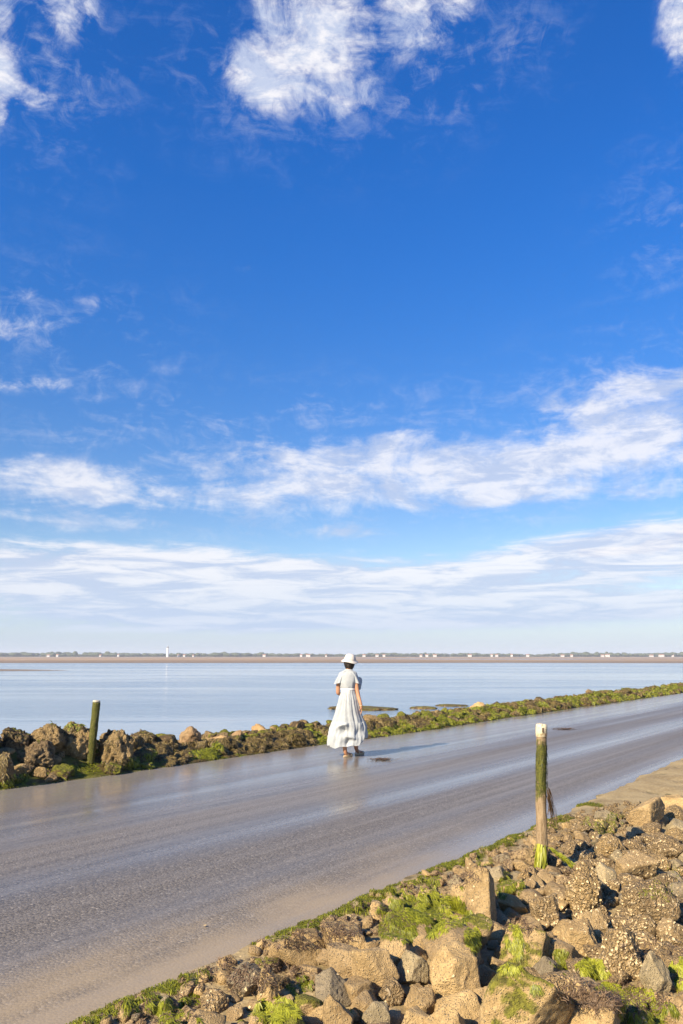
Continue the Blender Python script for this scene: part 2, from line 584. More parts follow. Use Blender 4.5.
def mat_blade(name, c0, c1, rough=0.5, trans=0.25):
    m, t, b = material(name)
    g = t.node('ShaderNodeNewGeometry')
    c = t.mix(g.outputs['Random Per Island'], c0, c1)
    pset(t, b, color=c, rough=rough, spec=0.4)
    tr = t.node('ShaderNodeBsdfTranslucent')
    t.put(tr.inputs['Color'], c)
    mx = t.node('ShaderNodeMixShader')
    mx.inputs[0].default_value = trans
    out = m.node_tree.nodes['Material Output']
    t.l.new(b.outputs[0], mx.inputs[1])
    t.l.new(tr.outputs[0], mx.inputs[2])
    t.l.new(mx.outputs[0], out.inputs['Surface'])
    return m


M['green_blade'] = mat_blade('green_algae', (0.065, 0.073, 0.008), (0.27, 0.285, 0.020))
M['moss_blade'] = mat_blade('moss_algae', (0.030, 0.035, 0.008), (0.12, 0.125, 0.015))
M['lime_blade'] = mat_blade('lime_algae', (0.17, 0.18, 0.012), (0.40, 0.405, 0.035))
M['brown_blade'] = mat_blade('brown_seaweed', (0.050, 0.030, 0.018), (0.18, 0.115, 0.065), 0.65, 0.1)
M['wrack_blade'] = mat_blade('bladder_wrack', (0.040, 0.027, 0.014), (0.20, 0.145, 0.045), 0.6, 0.1)
M['shell'] = mat_blade('oyster_shell', (0.32, 0.225, 0.105), (0.60, 0.47, 0.27), 0.8, 0.05)


def mat_plain(name, c0, c1, scale=8, rough=0.8, bump=0.3, dist=0.01, spec=0.3):
    m, t, b = material(name)
    o = t.node('ShaderNodeTexCoord').outputs['Object']
    n = t.noise(o, scale, 5, 0.6, 0.2)
    pset(t, b, color=t.mix(t.ss(n, .3, .7), c0, c1), rough=rough, spec=spec, normal=t.bump(n, bump, dist))
    return m


# ------------------------------------------------------------------ water, mud flats, far shore
def mat_water():
    m, t, b = material('sea_water')
    o = t.node('ShaderNodeTexCoord').outputs['Object']
    big = t.noise(t.mapping(o, (0.010, 0.050, 1), rot=(0, 0, R(2))), 1.0, 5, 0.6, 0.4)
    slick = t.noise(t.mapping(o, (0.035, 0.16, 1), rot=(0, 0, R(-2))), 1.0, 5, 0.65, 0.6)
    r1 = t.noise(t.mapping(o, (1.2, 2.4, 1)), 1.0, 4, 0.6, 0.2)
    r2 = t.noise(t.mapping(o, (6, 9, 1)), 1.0, 3, 0.6)
    h = t.math('ADD', r1, t.math('MULTIPLY', r2, 0.18))
    calm = t.math('ADD', t.math('MULTIPLY', t.ss(big, 0.40, 0.62), 0.6), t.math('MULTIPLY', t.ss(slick, 0.52, 0.72), 0.9), clamp=True)
    sp = t.node('ShaderNodeSeparateXYZ')
    t.put(sp.inputs[0], o)
    farb = t.ss(sp.outputs[1], 120, 230)
    strength = t.math('ADD', t.math('MULTIPLY', calm, 0.42), t.math('ADD', 0.03, t.math('MULTIPLY', farb, 0.34)))
    rough = t.math('ADD', 0.05, t.math('MULTIPLY', calm, 0.10))
    c = t.mix(big, (0.13, 0.195, 0.26), (0.16, 0.225, 0.28))
    pset(t, b, color=c, rough=rough, ior=1.33, spec=0.5, normal=t.bump(h, strength, 0.25))
    return m


M['water'] = mat_water()
wm = grid_mesh('sea_water', lin(-3300, 3300, 3), [-150, 0, 3300], lambda u, v: (u, v, WATER))
tag(obj('sea_water', wm, M['water'], smooth=False), kind='structure')
gm = grid_mesh('seabed', lin(-3350, 3350, 3), [-180, 0, 3350], lambda u, v: (u, v, -2.4))
tag(obj('seabed', gm, M['mud'], smooth=False), kind='structure')


def mat_flat():
    m, t, b = material('tidal_mud_flat')
    o = t.node('ShaderNodeTexCoord').outputs['Object']
    n = t.noise(t.mapping(o, (0.006, 0.03, 1)), 1.0, 5, 0.6, 0.3)
    sp = t.node('ShaderNodeSeparateXYZ')
    t.put(sp.inputs[0], o)
    X, Y = sp.outputs[0], sp.outputs[1]
    c = t.mix(t.ss(n, .35, .65), (0.25, 0.17, 0.105), (0.33, 0.235, 0.15))
    c = t.mix(t.ss(Y, 285, 400, 1.0, 0.0), c, (0.17, 0.125, 0.085))
    pool = t.math('MULTIPLY', t.ss(n, 0.50, 0.56), t.ss(X, -60, 60))
    pool = t.math('MULTIPLY', pool, t.math('MULTIPLY', t.ss(Y, 420, 470), t.ss(Y, 620, 720, 1, 0)))
    c = t.mix(pool, c, (0.10, 0.11, 0.12))
    pset(t, b, color=c, rough=t.math('ADD', 0.85, t.math('MULTIPLY', pool, -0.72)), spec=0.3)
    return m


M['flat'] = mat_flat()


def flat_front(x):
    return 275 + 9 * fb(x * 0.012, 1.0) + 4 * fb(x * 0.06, 4.0)


vs = [0, .008, .02, .05, .1, .2, .35, .5, .7, 1.0]
us = lin(-1500, 1500, 220)
fm = grid_mesh('mud_flat', us, vs, lambda u, v: (u, flat_front(u) + v * 1250, WATER - 0.05 + 0.5 * sstep(v, 0, .06) + 0.35 * v + 0.06 * fb(u * .02, v * 30)))
tag(obj('mud_flat', fm, M['flat']), kind='structure')


def sandbar(x0, x1, y0, y1):
    us = lin(x0, x1, 60)
    vs = lin(0, 1, 9)

    def f(u, v):
        k = (u - x0) / (x1 - x0)
        wdt = math.sin(math.pi * min(1, max(0, 0.02 + k * 0.98))) ** 0.6
        ym = (y0 + y1) / 2 + 2.0 * fb(u * .05, 8.0)
        hh = math.sin(math.pi * v)
        return (u, ym + (v - .5) * (y1 - y0) * wdt, WATER - 0.06 + 0.30 * hh * wdt)
    me = grid_mesh('sandbar', us, vs, f)
    return tag(obj('sandbar', me, M['flat']), kind='structure')


sandbar(-95, -46, 133, 148)

# distant land, wood, houses and the white tower
M['land'] = mat_plain('far_grass', (0.09, 0.09, 0.045), (0.16, 0.14, 0.08), 0.02)
lm = grid_mesh('far_land', lin(-2600, 2600, 160), [0, .1, .4, 1], lambda u, v: (u, 1380 + v * 1500 + 12 * fb(u * .01, 2.2), -0.2 + 2.2 * sstep(v, 0, .15) + 0.5 * fb(u * .004, v)))
tag(obj('far_land', lm, M['land']), kind='structure')

rng = random.Random(11)
verts, faces = [], []
ico = bmesh.new()
bmesh.ops.create_icosphere(ico, subdivisions=2, radius=1)
ico_v = [v.co.copy() for v in ico.verts]
ico_f = [tuple(v.index for v in f.verts) for f in ico.faces]
ico.free()
for k in range(1250):
    x = rng.uniform(-1050, 1050)
    y = rng.uniform(1405, 1500)
    dn = 0.5 + 0.5 * fb(x * 0.009, 4.4)
    hgt = max(1.2, 1.6 + 4.0 * dn + rng.uniform(-.8, 1.2)) * (1.25 if rng.random() < .07 else 1)
    if fb(x * 0.02, 9.9) < -0.45:
        hgt *= 0.5
    wdt = rng.uniform(3, 8)
    b0 = len(verts)
    for v in ico_v:
        q = 1 + 0.28 * noise.noise(v * 1.7 + Vector((k, 0, 0)))
        verts.append((x + v.x * wdt * q, y + v.y * wdt * q, 1.6 + hgt * 0.5 + v.z * hgt * 0.62 * q))
    faces += [tuple(b0 + i for i in f) for f in ico_f]
M['wood'] = mat_plain('far_wood_leaves', (0.030, 0.045, 0.018), (0.075, 0.085, 0.035), 0.4, bump=0.6, dist=0.6)
tag(obj('far_wood', pymesh('far_wood', verts, faces), M['wood']), kind='stuff')

M['whitewash'] = mat_plain('whitewash', (0.46, 0.45, 0.44), (0.56, 0.55, 0.53), 0.5)
M['roof'] = mat_plain('clay_roof', (0.26, 0.13, 0.08), (0.34, 0.19, 0.12), 0.6)
M['slate'] = mat_plain('dark_glass', (0.04, 0.045, 0.05), (0.06, 0.065, 0.07), 0.6, rough=.3)


def box(bm, x0, x1, y0, y1, z0, z1):
    v = [bm.verts.new(p) for p in ((x0, y0, z0), (x1, y0, z0), (x1, y1, z0), (x0, y1, z0), (x0, y0, z1), (x1, y0, z1), (x1, y1, z1), (x0, y1, z1))]
    for f in ((3, 2, 1, 0), (4, 5, 6, 7), (0, 1, 5, 4), (1, 2, 6, 5), (2, 3, 7, 6), (3, 0, 4, 7)):
        bm.faces.new([v[i] for i in f])


def bm_done(bm, name):
    me = bpy.data.meshes.new(name)
    bmesh.ops.recalc_face_normals(bm, faces=bm.faces)
    bm.to_mesh(me)
    bm.free()
    return me


houses = [(48, 7, 2.4, 'low white house among dark trees near the shore end'), (57, 5, 2.4, 'narrow white cottage beside the low white house'),
          (100, 4, 2.8, 'lone white cottage left of the white tower'), (118, 4, 3.2, 'small white house halfway to the tower'),
          (178, 4, 2.4, 'small white house just right of the white tower'), (184, 5, 2.2, 'low white shed second right of the tower'),
          (193, 4, 2.2, 'white hut third right of the tower'), (264, 7, 2.6, 'wide white house in the treeline, alone'),
          (301, 5, 3.6, 'tall white house left of the hat'), (308, 10, 2.6, 'long white house left of the hat'),
          (326, 4, 2.4, 'small white house nearest the left of the hat'), (364, 7, 2.6, 'white house closest right of the hat'),
          (377, 7, 3.0, 'white gabled house second right of the hat'), (384, 6, 2.6, 'white gabled house third right of the hat'),
          (421, 6, 2.6, 'low white house of the village cluster'), (427, 6, 3.2, 'bright white house in the village cluster'),
          (435, 8, 3.4, 'largest white house of the village cluster'), (470, 8, 2.8, 'wide white house beyond the village cluster'),
          (492, 4, 5.2, 'tall narrow white house above the treeline'), (497, 6, 2.8, 'white house at the foot of the tall narrow one'),
          (512, 4, 4.8, 'second tall white house rising over trees'), (528, 6, 2.6, 'low white house in a gap between trees'),
          (563, 7, 2.8, 'white house below the dense wood'), (572, 5, 2.4, 'small white house beside the dense wood'),
          (603, 6, 2.6, 'white bungalow in the thin trees'), (608, 9, 3.2, 'broad bright white house in the thin trees'),
          (652, 8, 2.6, 'white house above the seaweed rocks end'), (662, 11, 3.0, 'longest white house on the far shore'),
          (673, 5, 2.6, 'last white house before the picture edge')]
for i, (px, wpx, hgt, lab) in enumerate(houses):
    Y = 1392 + (i * 7) % 9
    x = (px - 341.5) / FPX * Y * math.cos(PITCH)
    wd = wpx * 1.72 * 0.5 * 0.42
    hgt *= (.45, .62, .40, .55)[i % 4]
    e = empty('shore_house', (x, Y, 0.2))
    tag(e, lab, 'house', 'white houses on the far shore')
    bm = bmesh.new()
    box(bm, -wd, wd, 0, 6, 0, hgt + 1.5)
    obj('wall', bm_done(bm, 'wall'), M['whitewash'], e, False)
    bm = bmesh.new()
    z0 = hgt + 1.503
    vv = [bm.verts.new(p) for p in ((-wd - .4, -.4, z0), (wd + .4, -.4, z0), (wd + .4, 6.4, z0), (-wd - .4, 6.4, z0), (-wd - .4, 3, z0 + 1.5), (wd + .4, 3, z0 + 1.5))]
    for f in ((0, 1, 5, 4), (2, 3, 4, 5), (0, 4, 3), (1, 2, 5), (3, 2, 1, 0)):
        bm.faces.new([vv[k] for k in f])
    obj('roof', bm_done(bm, 'roof'), M['roof'], e, False)

Yt = 1375
xt = (167.5 - 341.5) / FPX * Yt * math.cos(PITCH)
tw = empty('lighthouse', (xt, Yt, 0.0))
tag(tw, 'slender white lighthouse standing alone on the far shore', 'lighthouse')


def lathe(prof, n=24):
    rings = [[(r * math.cos(2 * math.pi * i / n), r * math.sin(2 * math.pi * i / n), z) for i in range(n)] for r, z in prof]
    return loft(rings, True, True, True)


M['tower_white'] = mat_plain('tower_white_paint', (0.74, 0.73, 0.71), (0.80, 0.79, 0.77), 0.5)
obj('tower_shaft', pymesh('tower_shaft', *lathe([(2.3, -1), (2.1, 2), (1.7, 12.2), (1.65, 15)])), M['tower_white'], tw)
obj('gallery', pymesh('gallery', *lathe([(1.66, 15.01), (2.3, 15.2), (2.3, 15.6), (1.3, 15.62)])), M['whitewash'], tw, False)
obj('lantern_room', pymesh('lantern_room', *lathe([(1.2, 15.63), (1.2, 17.2)])), M['slate'], tw, False)
obj('dome', pymesh('dome', *lathe([(1.3, 17.21), (1.1, 17.8), (.5, 18.3), (.1, 18.8)])), M['whitewash'], tw)

# ------------------------------------------------------------------ road and banks
ss = [-16 + i * 0.25 for i in range(0, 260)] + [49 + i * 4 for i in range(0, 70)]
rm = grid_mesh('causeway_road', ss, lin(0, 1, 13), lambda s, v: (s, (near_edge(s) - 0.03) + v * (far_edge(s) + 0.06 - near_edge(s)), 0.010 * fb(s * .15, v * 2.0) * math.sin(math.pi * v)))
ro = obj('causeway_road', rm, M['road'])
# local X runs along the road
ro.matrix_world = Matrix(((D.x, N.x, 0, 0), (D.y, N.y, 0, 0), (0, 0, 1, 0), (0, 0, 0, 1)))
tag(ro, kind='structure')

ts = [0, .02, .05, .09, .13, .18, .25] + [.25 + i * .09 for i in range(1, 45)] + [5 + i * .8 for i in range(12)]
sn = [-8 + i * 0.09 for i in range(0, 300)] + [19.2 + i * .8 for i in range(0, 130)]


def nb(s, d):
    t = near_edge(s) - d
    z = zg(s, t) if d > 0.001 else -0.03
    return pt(s, t, z)


tag(obj('near_shore_ground', grid_mesh('near_shore_ground', sn, ts, nb), M['mud']), kind='structure')
td = [0, .03, .08, .15, .25, .4, .6, .8, 1.0, 1.25, 1.5, 1.8, 2.2, 2.6, 3.0, 3.6, 4.4, 6, 9]
sf = [-14 + i * 0.14 for i in range(0, 480)] + [54 + i * 2.0 for i in range(0, 130)]


def fbk(s, d):
    t = far_edge(s) + d
    z = zg(s, t) if d > 0.001 else -0.03
    return pt(s, t, z)


tag(obj('far_shore_ground', grid_mesh('far_shore_ground', sf, td[::-1], fbk), M['bank']), kind='structure')

# ------------------------------------------------------------------ rocks
_ico = {}


def ico_arr(sub):
    if sub not in _ico:
        b_ = bmesh.new()
        bmesh.ops.create_icosphere(b_, subdivisions=sub, radius=1)
        b_.verts.ensure_lookup_table()
        _ico[sub] = (np.array([v.co[:] for v in b_.verts]), [tuple(v.index for v in f.verts) for f in b_.faces])
        b_.free()
    return _ico[sub]


def rock_mesh(seed, sub=4, planes=11, k=24.0, rough=1.0, crust=0.0, name='rock', block=False):
    """an angular boulder: a polytope cut by random planes, edges worn, surface broken up; about unit radius"""
    rg = np.random.RandomState(seed)
    v, f = ico_arr(sub)
    nrm = rg.normal(size=(planes, 3))
    nrm /= np.linalg.norm(nrm, axis=1)[:, None]
    # spread the planes apart
    for _ in range(30):
        dlt = nrm[:, None] - nrm[None]
        ds = np.linalg.norm(dlt, axis=2) + np.eye(planes)
        nrm += 0.03 * (dlt / ds[..., None] ** 3).sum(1)
        nrm /= np.linalg.norm(nrm, axis=1)[:, None]
    dist = rg.uniform(0.62, 1.0, planes)
    if block:                                # a quarried block: six jittered sides and a few broken corners
        ax = np.array([(1, 0, 0), (-1, 0, 0), (0, 1, 0), (0, -1, 0), (0, 0, 1), (0, 0, -1)], float)
        ax = ax + rg.normal(size=ax.shape) * 0.30
        ex = rg.normal(size=(4, 3))
        nrm = np.vstack([ax, ex])
        nrm /= np.linalg.norm(nrm, axis=1)[:, None]
        dist = np.concatenate([rg.uniform(.62, .76, 6), rg.uniform(.86, 1.05, 4)])
    c = v @ nrm.T
    with np.errstate(divide='ignore'):
        r = np.where(c > 0.05, dist / np.maximum(c, 0.05), 9.0)
    r = -np.log(np.exp(-k * r).sum(1)) / k
    r = np.minimum(r, 1.35)
    p = v * r[:, None]
    off = Vector(rg.uniform(0, 50, 3))
    out = []
    for i in range(len(p)):
        q = Vector(p[i])
        d = rough * (0.055 * noise.fractal(q * 1.6 + off, 1.0, 2.0, 3) + 0.040 * noise.fractal(q * 4.5 + off, 0.75, 2.0, 5))
        if crust:
            dd = noise.voronoi(q * 5.0 + off)[0]
            d += crust * (0.10 * (0.45 - dd[0]) + 0.05 * noise.fractal(q * 11 + off, 0.8, 2, 3))
        out.append(q + Vector(v[i]) * d)
    return pymesh(name, out, f)


BASES = [rock_mesh(100 + i, 4, 8 + i % 4, 38 + 8 * (i % 3), 1.0, 0, 'rock', i % 2 == 0) for i in range(16)]
CRUST = [rock_mesh(300 + i, 4, 12, 9, 1.5, 1.0) for i in range(6)]
LOWB = [rock_mesh(500 + i, 2, 8, 30, 1.2, 0, 'rock', i % 2 == 0) for i in range(12)]
MIDB = [rock_mesh(600 + i, 3, 8, 40, 1.2, 0, 'rock', i % 2 == 0) for i in range(12)]

_copies = {}


def with_mat(me, mk):
    key = (me.name, mk)
    if key not in _copies:
        c = me.copy()
        c.materials.clear()
        c.materials.append(M[mk])
        c.polygons.foreach_set('use_smooth', [True] * len(c.polygons))
        _copies[key] = c
    return _copies[key]


rocks = []     # dict(loc, rot, scale, mesh, mat, label, size, side)
circles = {'near': [], 'far': []}


def add_rock(side, loc, rad, scale, rot, mesh, mat, label=None, hero=False, sink=0.0):
    circles[side].append((loc.x, loc.y, rad))
    rocks.append(dict(loc=loc, rot=rot, scale=scale, mesh=mesh, mat=mat, label=label, side=side, hero=hero))


def hero(side, px, pyb, wpx, hpx, mat, label, seed, dep=1.0, tilt=(0, 0), yaw=0.0, sub=5, planes=10, k=46, crust=0.0, sink=0.25, zoff=0.0, block=False, taper=0.0):
    p = on_ground(px, pyb)
    pr = project(p)
    sc = pr[2] / FPX
    shrink = .84 if side == 'near' else .94
    wx = wpx * sc / 2 * shrink
    hz_ = hpx * sc / 2 * (.90 if side == 'near' else .94)
    me = rock_mesh(seed, sub, planes, k, (1.0 if side == 'near' else 1.7) + 0.5 * crust, crust, 'boulder', block)
    co = np.array([v.co[:] for v in me.vertices])
    ext = (co.max(0) - co.min(0)) / 2
    mid = (co.max(0) + co.min(0)) / 2
    co = (co - mid) / ext
    co[:, 0] *= 1 - taper * (co[:, 2] + .2)
    co[:, 1] *= 1 - taper * (co[:, 2] + .2)
    # a face-on width and height read from the photograph, real depth behind it
    h3 = hz_ * 1.12
    scl = np.array([wx, wx * dep, h3])
    co = co * scl
    for i, v in enumerate(me.vertices):
        v.co = co[i]
    me.update()
    away = Vector((p.x, p.y, 0)).normalized()
    loc = p + away * wx * dep * 0.55
    loc.z = p.z + h3 * (1 - 2 * sink) + zoff
    add_rock(side, loc, wx * (0.66 if side == 'near' else 0.8), (1, 1, 1), (R(tilt[0]), R(tilt[1]), R(yaw)), me, mat, label, True)


# near bank, read off the photograph
H = lambda *a, **k: hero('near', *a, **k)
H(479, 932, 46, 88, 'tan', 'upright tan boulder rising beside the green algae mat', 1, 0.8, (-6, -4), -28, planes=9, k=24, block=True, taper=.24)
H(474, 956, 40, 50, 'algae', 'leaning slab with a yellow-green algae streak under the upright boulder', 2, 0.7, (10, 20), -30, block=True)
H(456, 1003, 66, 66, 'tan', 'big crumbly tan boulder below the upright one', 3, 0.9, (0, 6), 10, planes=11)
H(524, 1052, 96, 96, 'algae', 'broad angular slab with a green-edged shoulder at the bottom', 4, 0.9, (-14, 22), -30, planes=8, k=40, block=True)
H(526, 968, 54, 48, 'algae', 'square block half covered by a green algae tuft', 5, 0.9, (0, 8), -25, planes=8, block=True)
H(546, 930, 34, 42, 'oyster', 'pale block with white oyster shells on its upper edge', 6, 0.9, (0, 0), 20, block=True)
H(546, 984, 36, 28, 'grey', 'small grey wedge stone behind the broad angular slab', 7, 1.0, (0, 14), 30)
H(590, 1050, 66, 74, 'tan', 'pale smooth slab pointing up out of brown seaweed', 8, 0.9, (-10, 16), -32, planes=8, k=40, block=True)
H(580, 955, 48, 42, 'tan', 'angular tan wedge above the brown seaweed', 9, 0.8, (0, 26), -25, planes=8, k=40)
H(618, 978, 60, 60, 'oyster', 'tall crusted boulder with a dark hollow on its shaded side', 10, 0.9, (0, 10), 0, crust=.5)
H(593, 938, 36, 34, 'tan', 'small three-sided tan stone with a dark shadow below', 11, 0.8, (0, -16), 20, planes=7, k=24)
H(645, 826, 42, 36, 'tan', 'boxy tan boulder beside the muddy verge', 118, 0.9, (0, 3), -30, planes=7, k=26, block=True)
H(674, 816, 30, 24, 'tan', 'lower boxy stone next to the boxy tan boulder', 13, 0.9, (0, 0), -35, planes=8, k=24, block=True)
H(637, 882, 52, 34, 'tan', 'wide flat-topped stone amid oyster shells', 14, 0.9, (0, -4), 0, planes=9, block=True)
H(585, 914, 46, 62, 'oyster', 'lumpy oyster-crusted boulder right below the post', 15, 0.9, (0, 0), 0, crust=1.0, k=9)
H(652, 926, 70, 54, 'oyster', 'wide mound-like boulder thick with oyster shells', 16, 0.9, (0, 0), 0, crust=1.0, k=9)
H(656, 994, 38, 50, 'grey', 'dark grey boulder in shadow above the seaweed strip', 17, 0.9, (0, 0), 0)
H(376, 990, 62, 46, 'tan', 'broad tan boulder with a pale lichen patch', 18, 0.9, (-8, 6), -20, planes=9)
H(332, 1008, 48, 42, 'grey', 'bluish grey boulder left of the broad tan one', 19, 0.9, (0, 8), 20)
H(346, 976, 46, 34, 'tan', 'flat-faced tan block behind the bluish grey boulder', 20, 0.9, (0, -4), -25, planes=8, block=True)
H(268, 1010, 32, 46, 'tan', 'upright narrow stone near the algae fringe', 21, 0.8, (0, -6), 0, planes=8, block=True)
H(340, 1040, 46, 50, 'tan', 'pointed tan stone at the lower rim of the stone bank', 22, 0.9, (0, 6), 40, planes=7, k=40)
H(376, 1034, 36, 36, 'grey', 'rounded dark stone beside the pointed tan stone', 23, 0.9, (0, 0), 0, planes=12, k=10)
H(414, 985, 40, 34, 'grey', 'slanting grey slab beside the broad lichen boulder', 24, 1.0, (0, 16), 30, planes=8, block=True)
H(374, 962, 22, 24, 'tan', 'small upright stone topping the flat-faced block', 25, 0.9, (0, 0), 0, block=True)
H(421, 1020, 40, 34, 'tan', 'rounded tan stone below the slanting grey slab', 26, 0.9, (0, 0), 0, planes=12, k=12)
H(447, 1046, 56, 44, 'tan', 'dusty tan stone under the big crumbly boulder', 27, 0.9, (0, 0), 0)
H(636, 1040, 40, 34, 'algae', 'low stone hidden under green algae and brown weed', 28, 0.9, (0, 0), 0)
H(674, 1030, 34, 40, 'tan', 'pale stone at the right end of the seaweed strip', 29, 0.9, (0, 0), 0)
H(670, 945, 36, 30, 'tan', 'reddish tan stone above the dark grey shadowed boulder', 30, 0.9, (0, 0), 0)
H(610, 858, 40, 26, 'oyster', 'low oyster-crusted stone right of the post foot', 31, 0.9, (0, 0), 0, crust=.7, k=10)
H(668, 860, 44, 30, 'oyster', 'low crusted stone under the lower boxy stone', 32, 0.9, (0, 0), 0, crust=.7, k=10)

# far bank
G = lambda *a, **k: hero('far', *a, **k)
G(14, 750, 36, 28, 'far_weed', 'dark weed-draped boulder at the far left of the bank', 41, .9, crust=1.5)
G(46, 750, 42, 32, 'far_tan', 'brown crusted boulder left of the tall rock by the post', 42, .9, (0, -6), crust=1.5)
G(75, 757, 54, 44, 'far_tan', 'tallest brown rock just behind the mossy post', 43, .9, (0, -18), crust=1.5, planes=12)
G(34, 766, 48, 30, 'far_tan', 'broad brown rock with green weed in front of the tall rock', 44, .9, crust=1.5)
G(3, 787, 20, 44, 'far_tan', 'upright rock at the road edge left of the weedy rocks', 45, .8, (0, 8), -25, block=True)
G(115, 768, 44, 48, 'far_tan', 'tall green-capped rock right of the mossy post', 46, .9, (0, 14), crust=1.5, planes=12)
G(122, 768, 16, 14, 'far_bare', 'small reddish stone at the foot of the green-capped rock', 47)
G(18, 777, 30, 14, 'far_tan', 'flat brown stone at the road edge under the broad brown rock', 48)
G(190, 746, 23, 24, 'far_bare', 'bare reddish brown boulder standing up from dark weed', 49, .9, planes=12, k=12)
G(222, 748, 34, 16, 'far_bare', 'flat pale brown stone next to the reddish boulder', 50, .9, planes=12, k=12)
G(140, 750, 38, 22, 'far_weed', 'dark weed mound between green-capped rock and reddish boulder', 51, crust=.5)
G(166, 752, 30, 22, 'far_weed', 'smaller dark weed mound beside the reddish boulder', 52, crust=.5)
G(478, 714, 18, 15, 'far_bare', 'brown boulder standing out of the green far bank', 53, .9, planes=12, k=12)
G(402, 722, 14, 13, 'far_algae', 'bright yellow-green algae rock right of the woman', 54)
G(112, 774, 22, 14, 'far_algae', 'green algae rock just right of the mossy post foot', 55)
G(62, 778, 26, 16, 'far_algae', 'low green algae rock in front of the tallest brown rock', 56)

rng = random.Random(5)


def clash(side, p, r, f):
    for (x, y, q) in circles[side]:
        if (x - p.x) ** 2 + (y - p.y) ** 2 < (f * (q + r)) ** 2:
            return True
    return False


def filler(side, n, r0, r1, trange, srange, f, low=False, flat=(.55, 1.0), beyond=False):
    for _ in range(n):
        s = rng.uniform(*srange)
        if side == 'near':
            d = rng.uniform(*trange)
            t = near_edge(s) - d
        else:
            d = rng.uniform(*trange)
            t = far_edge(s) + d
        p = pt(s, t)
        p.z = zg(s, t)
        pr = project(p)
        seen = pr is not None and -40 < pr[0] < 725 and 600 < pr[1] < 1120
        if seen == beyond:
            continue
        if pr is None:
            pr = (900, 1000, 1.0)
        r = r0 * (r1 / r0) ** rng.random()
        if side == 'near':
            verge = sstep(s, 8.3, 11.0)
            if d < (0.30 if r > .045 else .12) + r + 0.9 * verge:
                continue
        else:
            lft = 1 - sstep(s, 4, 7.5)
            r *= 0.85 + 0.5 * lft
            if d < r * 0.9 or p.z < WATER + 0.06:
                continue
        if side == 'near' and r > .10 and pr[0] > 560 and rng.random() < .6:
            continue
        if clash(side, p, r, f):
            continue
        if side == 'near':
            oy = sstep(pr[0], 530, 590) * (1 - sstep(pr[1], 965, 1000))
            q = rng.random()
            mk = 'oyster' if q < 0.75 * oy + 0.08 else ('grey' if q > 0.86 else 'tan')
            if pr[1] > 900 and q > 0.94:
                mk = 'algae'
        else:
            q = rng.random()
            green = sstep(pr[0], 150, 330)
            if pr[0] < 135:
                mk = 'far_tan' if q < .74 else ('far_weed' if q < .85 else 'far_algae')
            else:
                mk = 'far_algae' if q < .16 + .20 * green else ('far_weed' if q < .66 else ('far_tan' if q < .93 else 'far_bare'))
        base = rng.choice(LOWB if low is True else MIDB) if low else (rng.choice(CRUST) if (mk == 'oyster' and rng.random() < .7) or (side == 'far' and rng.random() < .6) else rng.choice(BASES))
        fz = rng.uniform(*flat)
        sc = (r * rng.uniform(.95, 1.3), r * rng.uniform(.85, 1.1), r * fz)
        loc = p.copy()
        loc.z = p.z + r * fz * rng.uniform(.25, .5)
        add_rock(side, loc, r, sc, (rng.uniform(-.55, .55), rng.uniform(-.55, .55), rng.uniform(0, 6.28)), base, mk)


NS = (-4, 17)
filler('near', 420, .11, .17, (.35, 6), NS, .80)
filler('near', 4500, .060, .105, (.2, 6), NS, .74)
filler('near', 9000, .038, .065, (.08, 6), NS, .74, 2)
filler('near', 20000, .018, .038, (.03, 5.5), NS, .68, True)
FS = (-6, 62)
_p = at(89, 769, 0.05)
circles['far'].append((_p.x, _p.y, .24))
circles['far'].append((_p.x + .05, _p.y - .35, .22))
filler('far', 900, .18, .28, (.3, 2.5), (-6, 9), .68, False, (.45, .85))
filler('far', 4200, .10, .21, (.12, 2.6), FS, .68, False, (.35, .75))
filler('far', 4500, .06, .12, (.05, 2.6), FS, .70, 2)

# the banks go on past the frame
filler('near', 10000, .05, .13, (.25, 6.5), (-9, 24), .64, True, (.5, .95), True)
filler('near', 3000, .035, .06, (.1, 4), (-6, 20), .72, True, (.5, .95), True)
filler('far', 2500, .12, .28, (.15, 2.6), (-14, 9), .70, True, (.4, .8), True)

# which stones show largest: those are things, the rest is rubble
lowv = ico_arr(1)[0]


def rock_mat(r):
    return Matrix.LocRotScale(r['loc'], __import__('mathutils').Euler(r['rot']), Vector(r['scale']))


allv, allf, owner = [], [], []
for i, r in enumerate(rocks):
    mw = rock_mat(r)
    r['mw'] = mw
    me = r['mesh']
    co = np.empty(len(me.vertices) * 3)
    me.vertices.foreach_get('co', co)
    co = co.reshape(-1, 3)
    if len(co) > 3000:                       # light hull for the rays
        pass
    m_ = np.array(mw)
    wv = co @ m_[:3, :3].T + m_[:3, 3]
    b0 = len(allv)
    allv.extend(wv.tolist())
    fs = [tuple(p.vertices) for p in me.polygons]
    allf.extend([(a + b0, b + b0, c + b0) for a, b, c in fs])
    owner.extend([i] * len(fs))
    r['bb'] = (wv.min(0), wv.max(0))
    r['samples'] = wv[np.random.RandomState(i).choice(len(wv), 40)]
gcount0 = len(allf)
for nm in ('near_shore_ground', 'far_shore_ground'):
    me = bpy.data.objects[nm].data
    b0 = len(allv)
    allv.extend([tuple(v.co) for v in me.vertices])
    for p in me.polygons:
        a, b, c, d = p.vertices
        allf.append((a + b0, b + b0, c + b0))
        allf.append((a + b0, c + b0, d + b0))
        owner.extend([-1, -1])
BV = BVHTree.FromPolygons(allv, allf)
EYEV = Vector((0, 0, EYE))
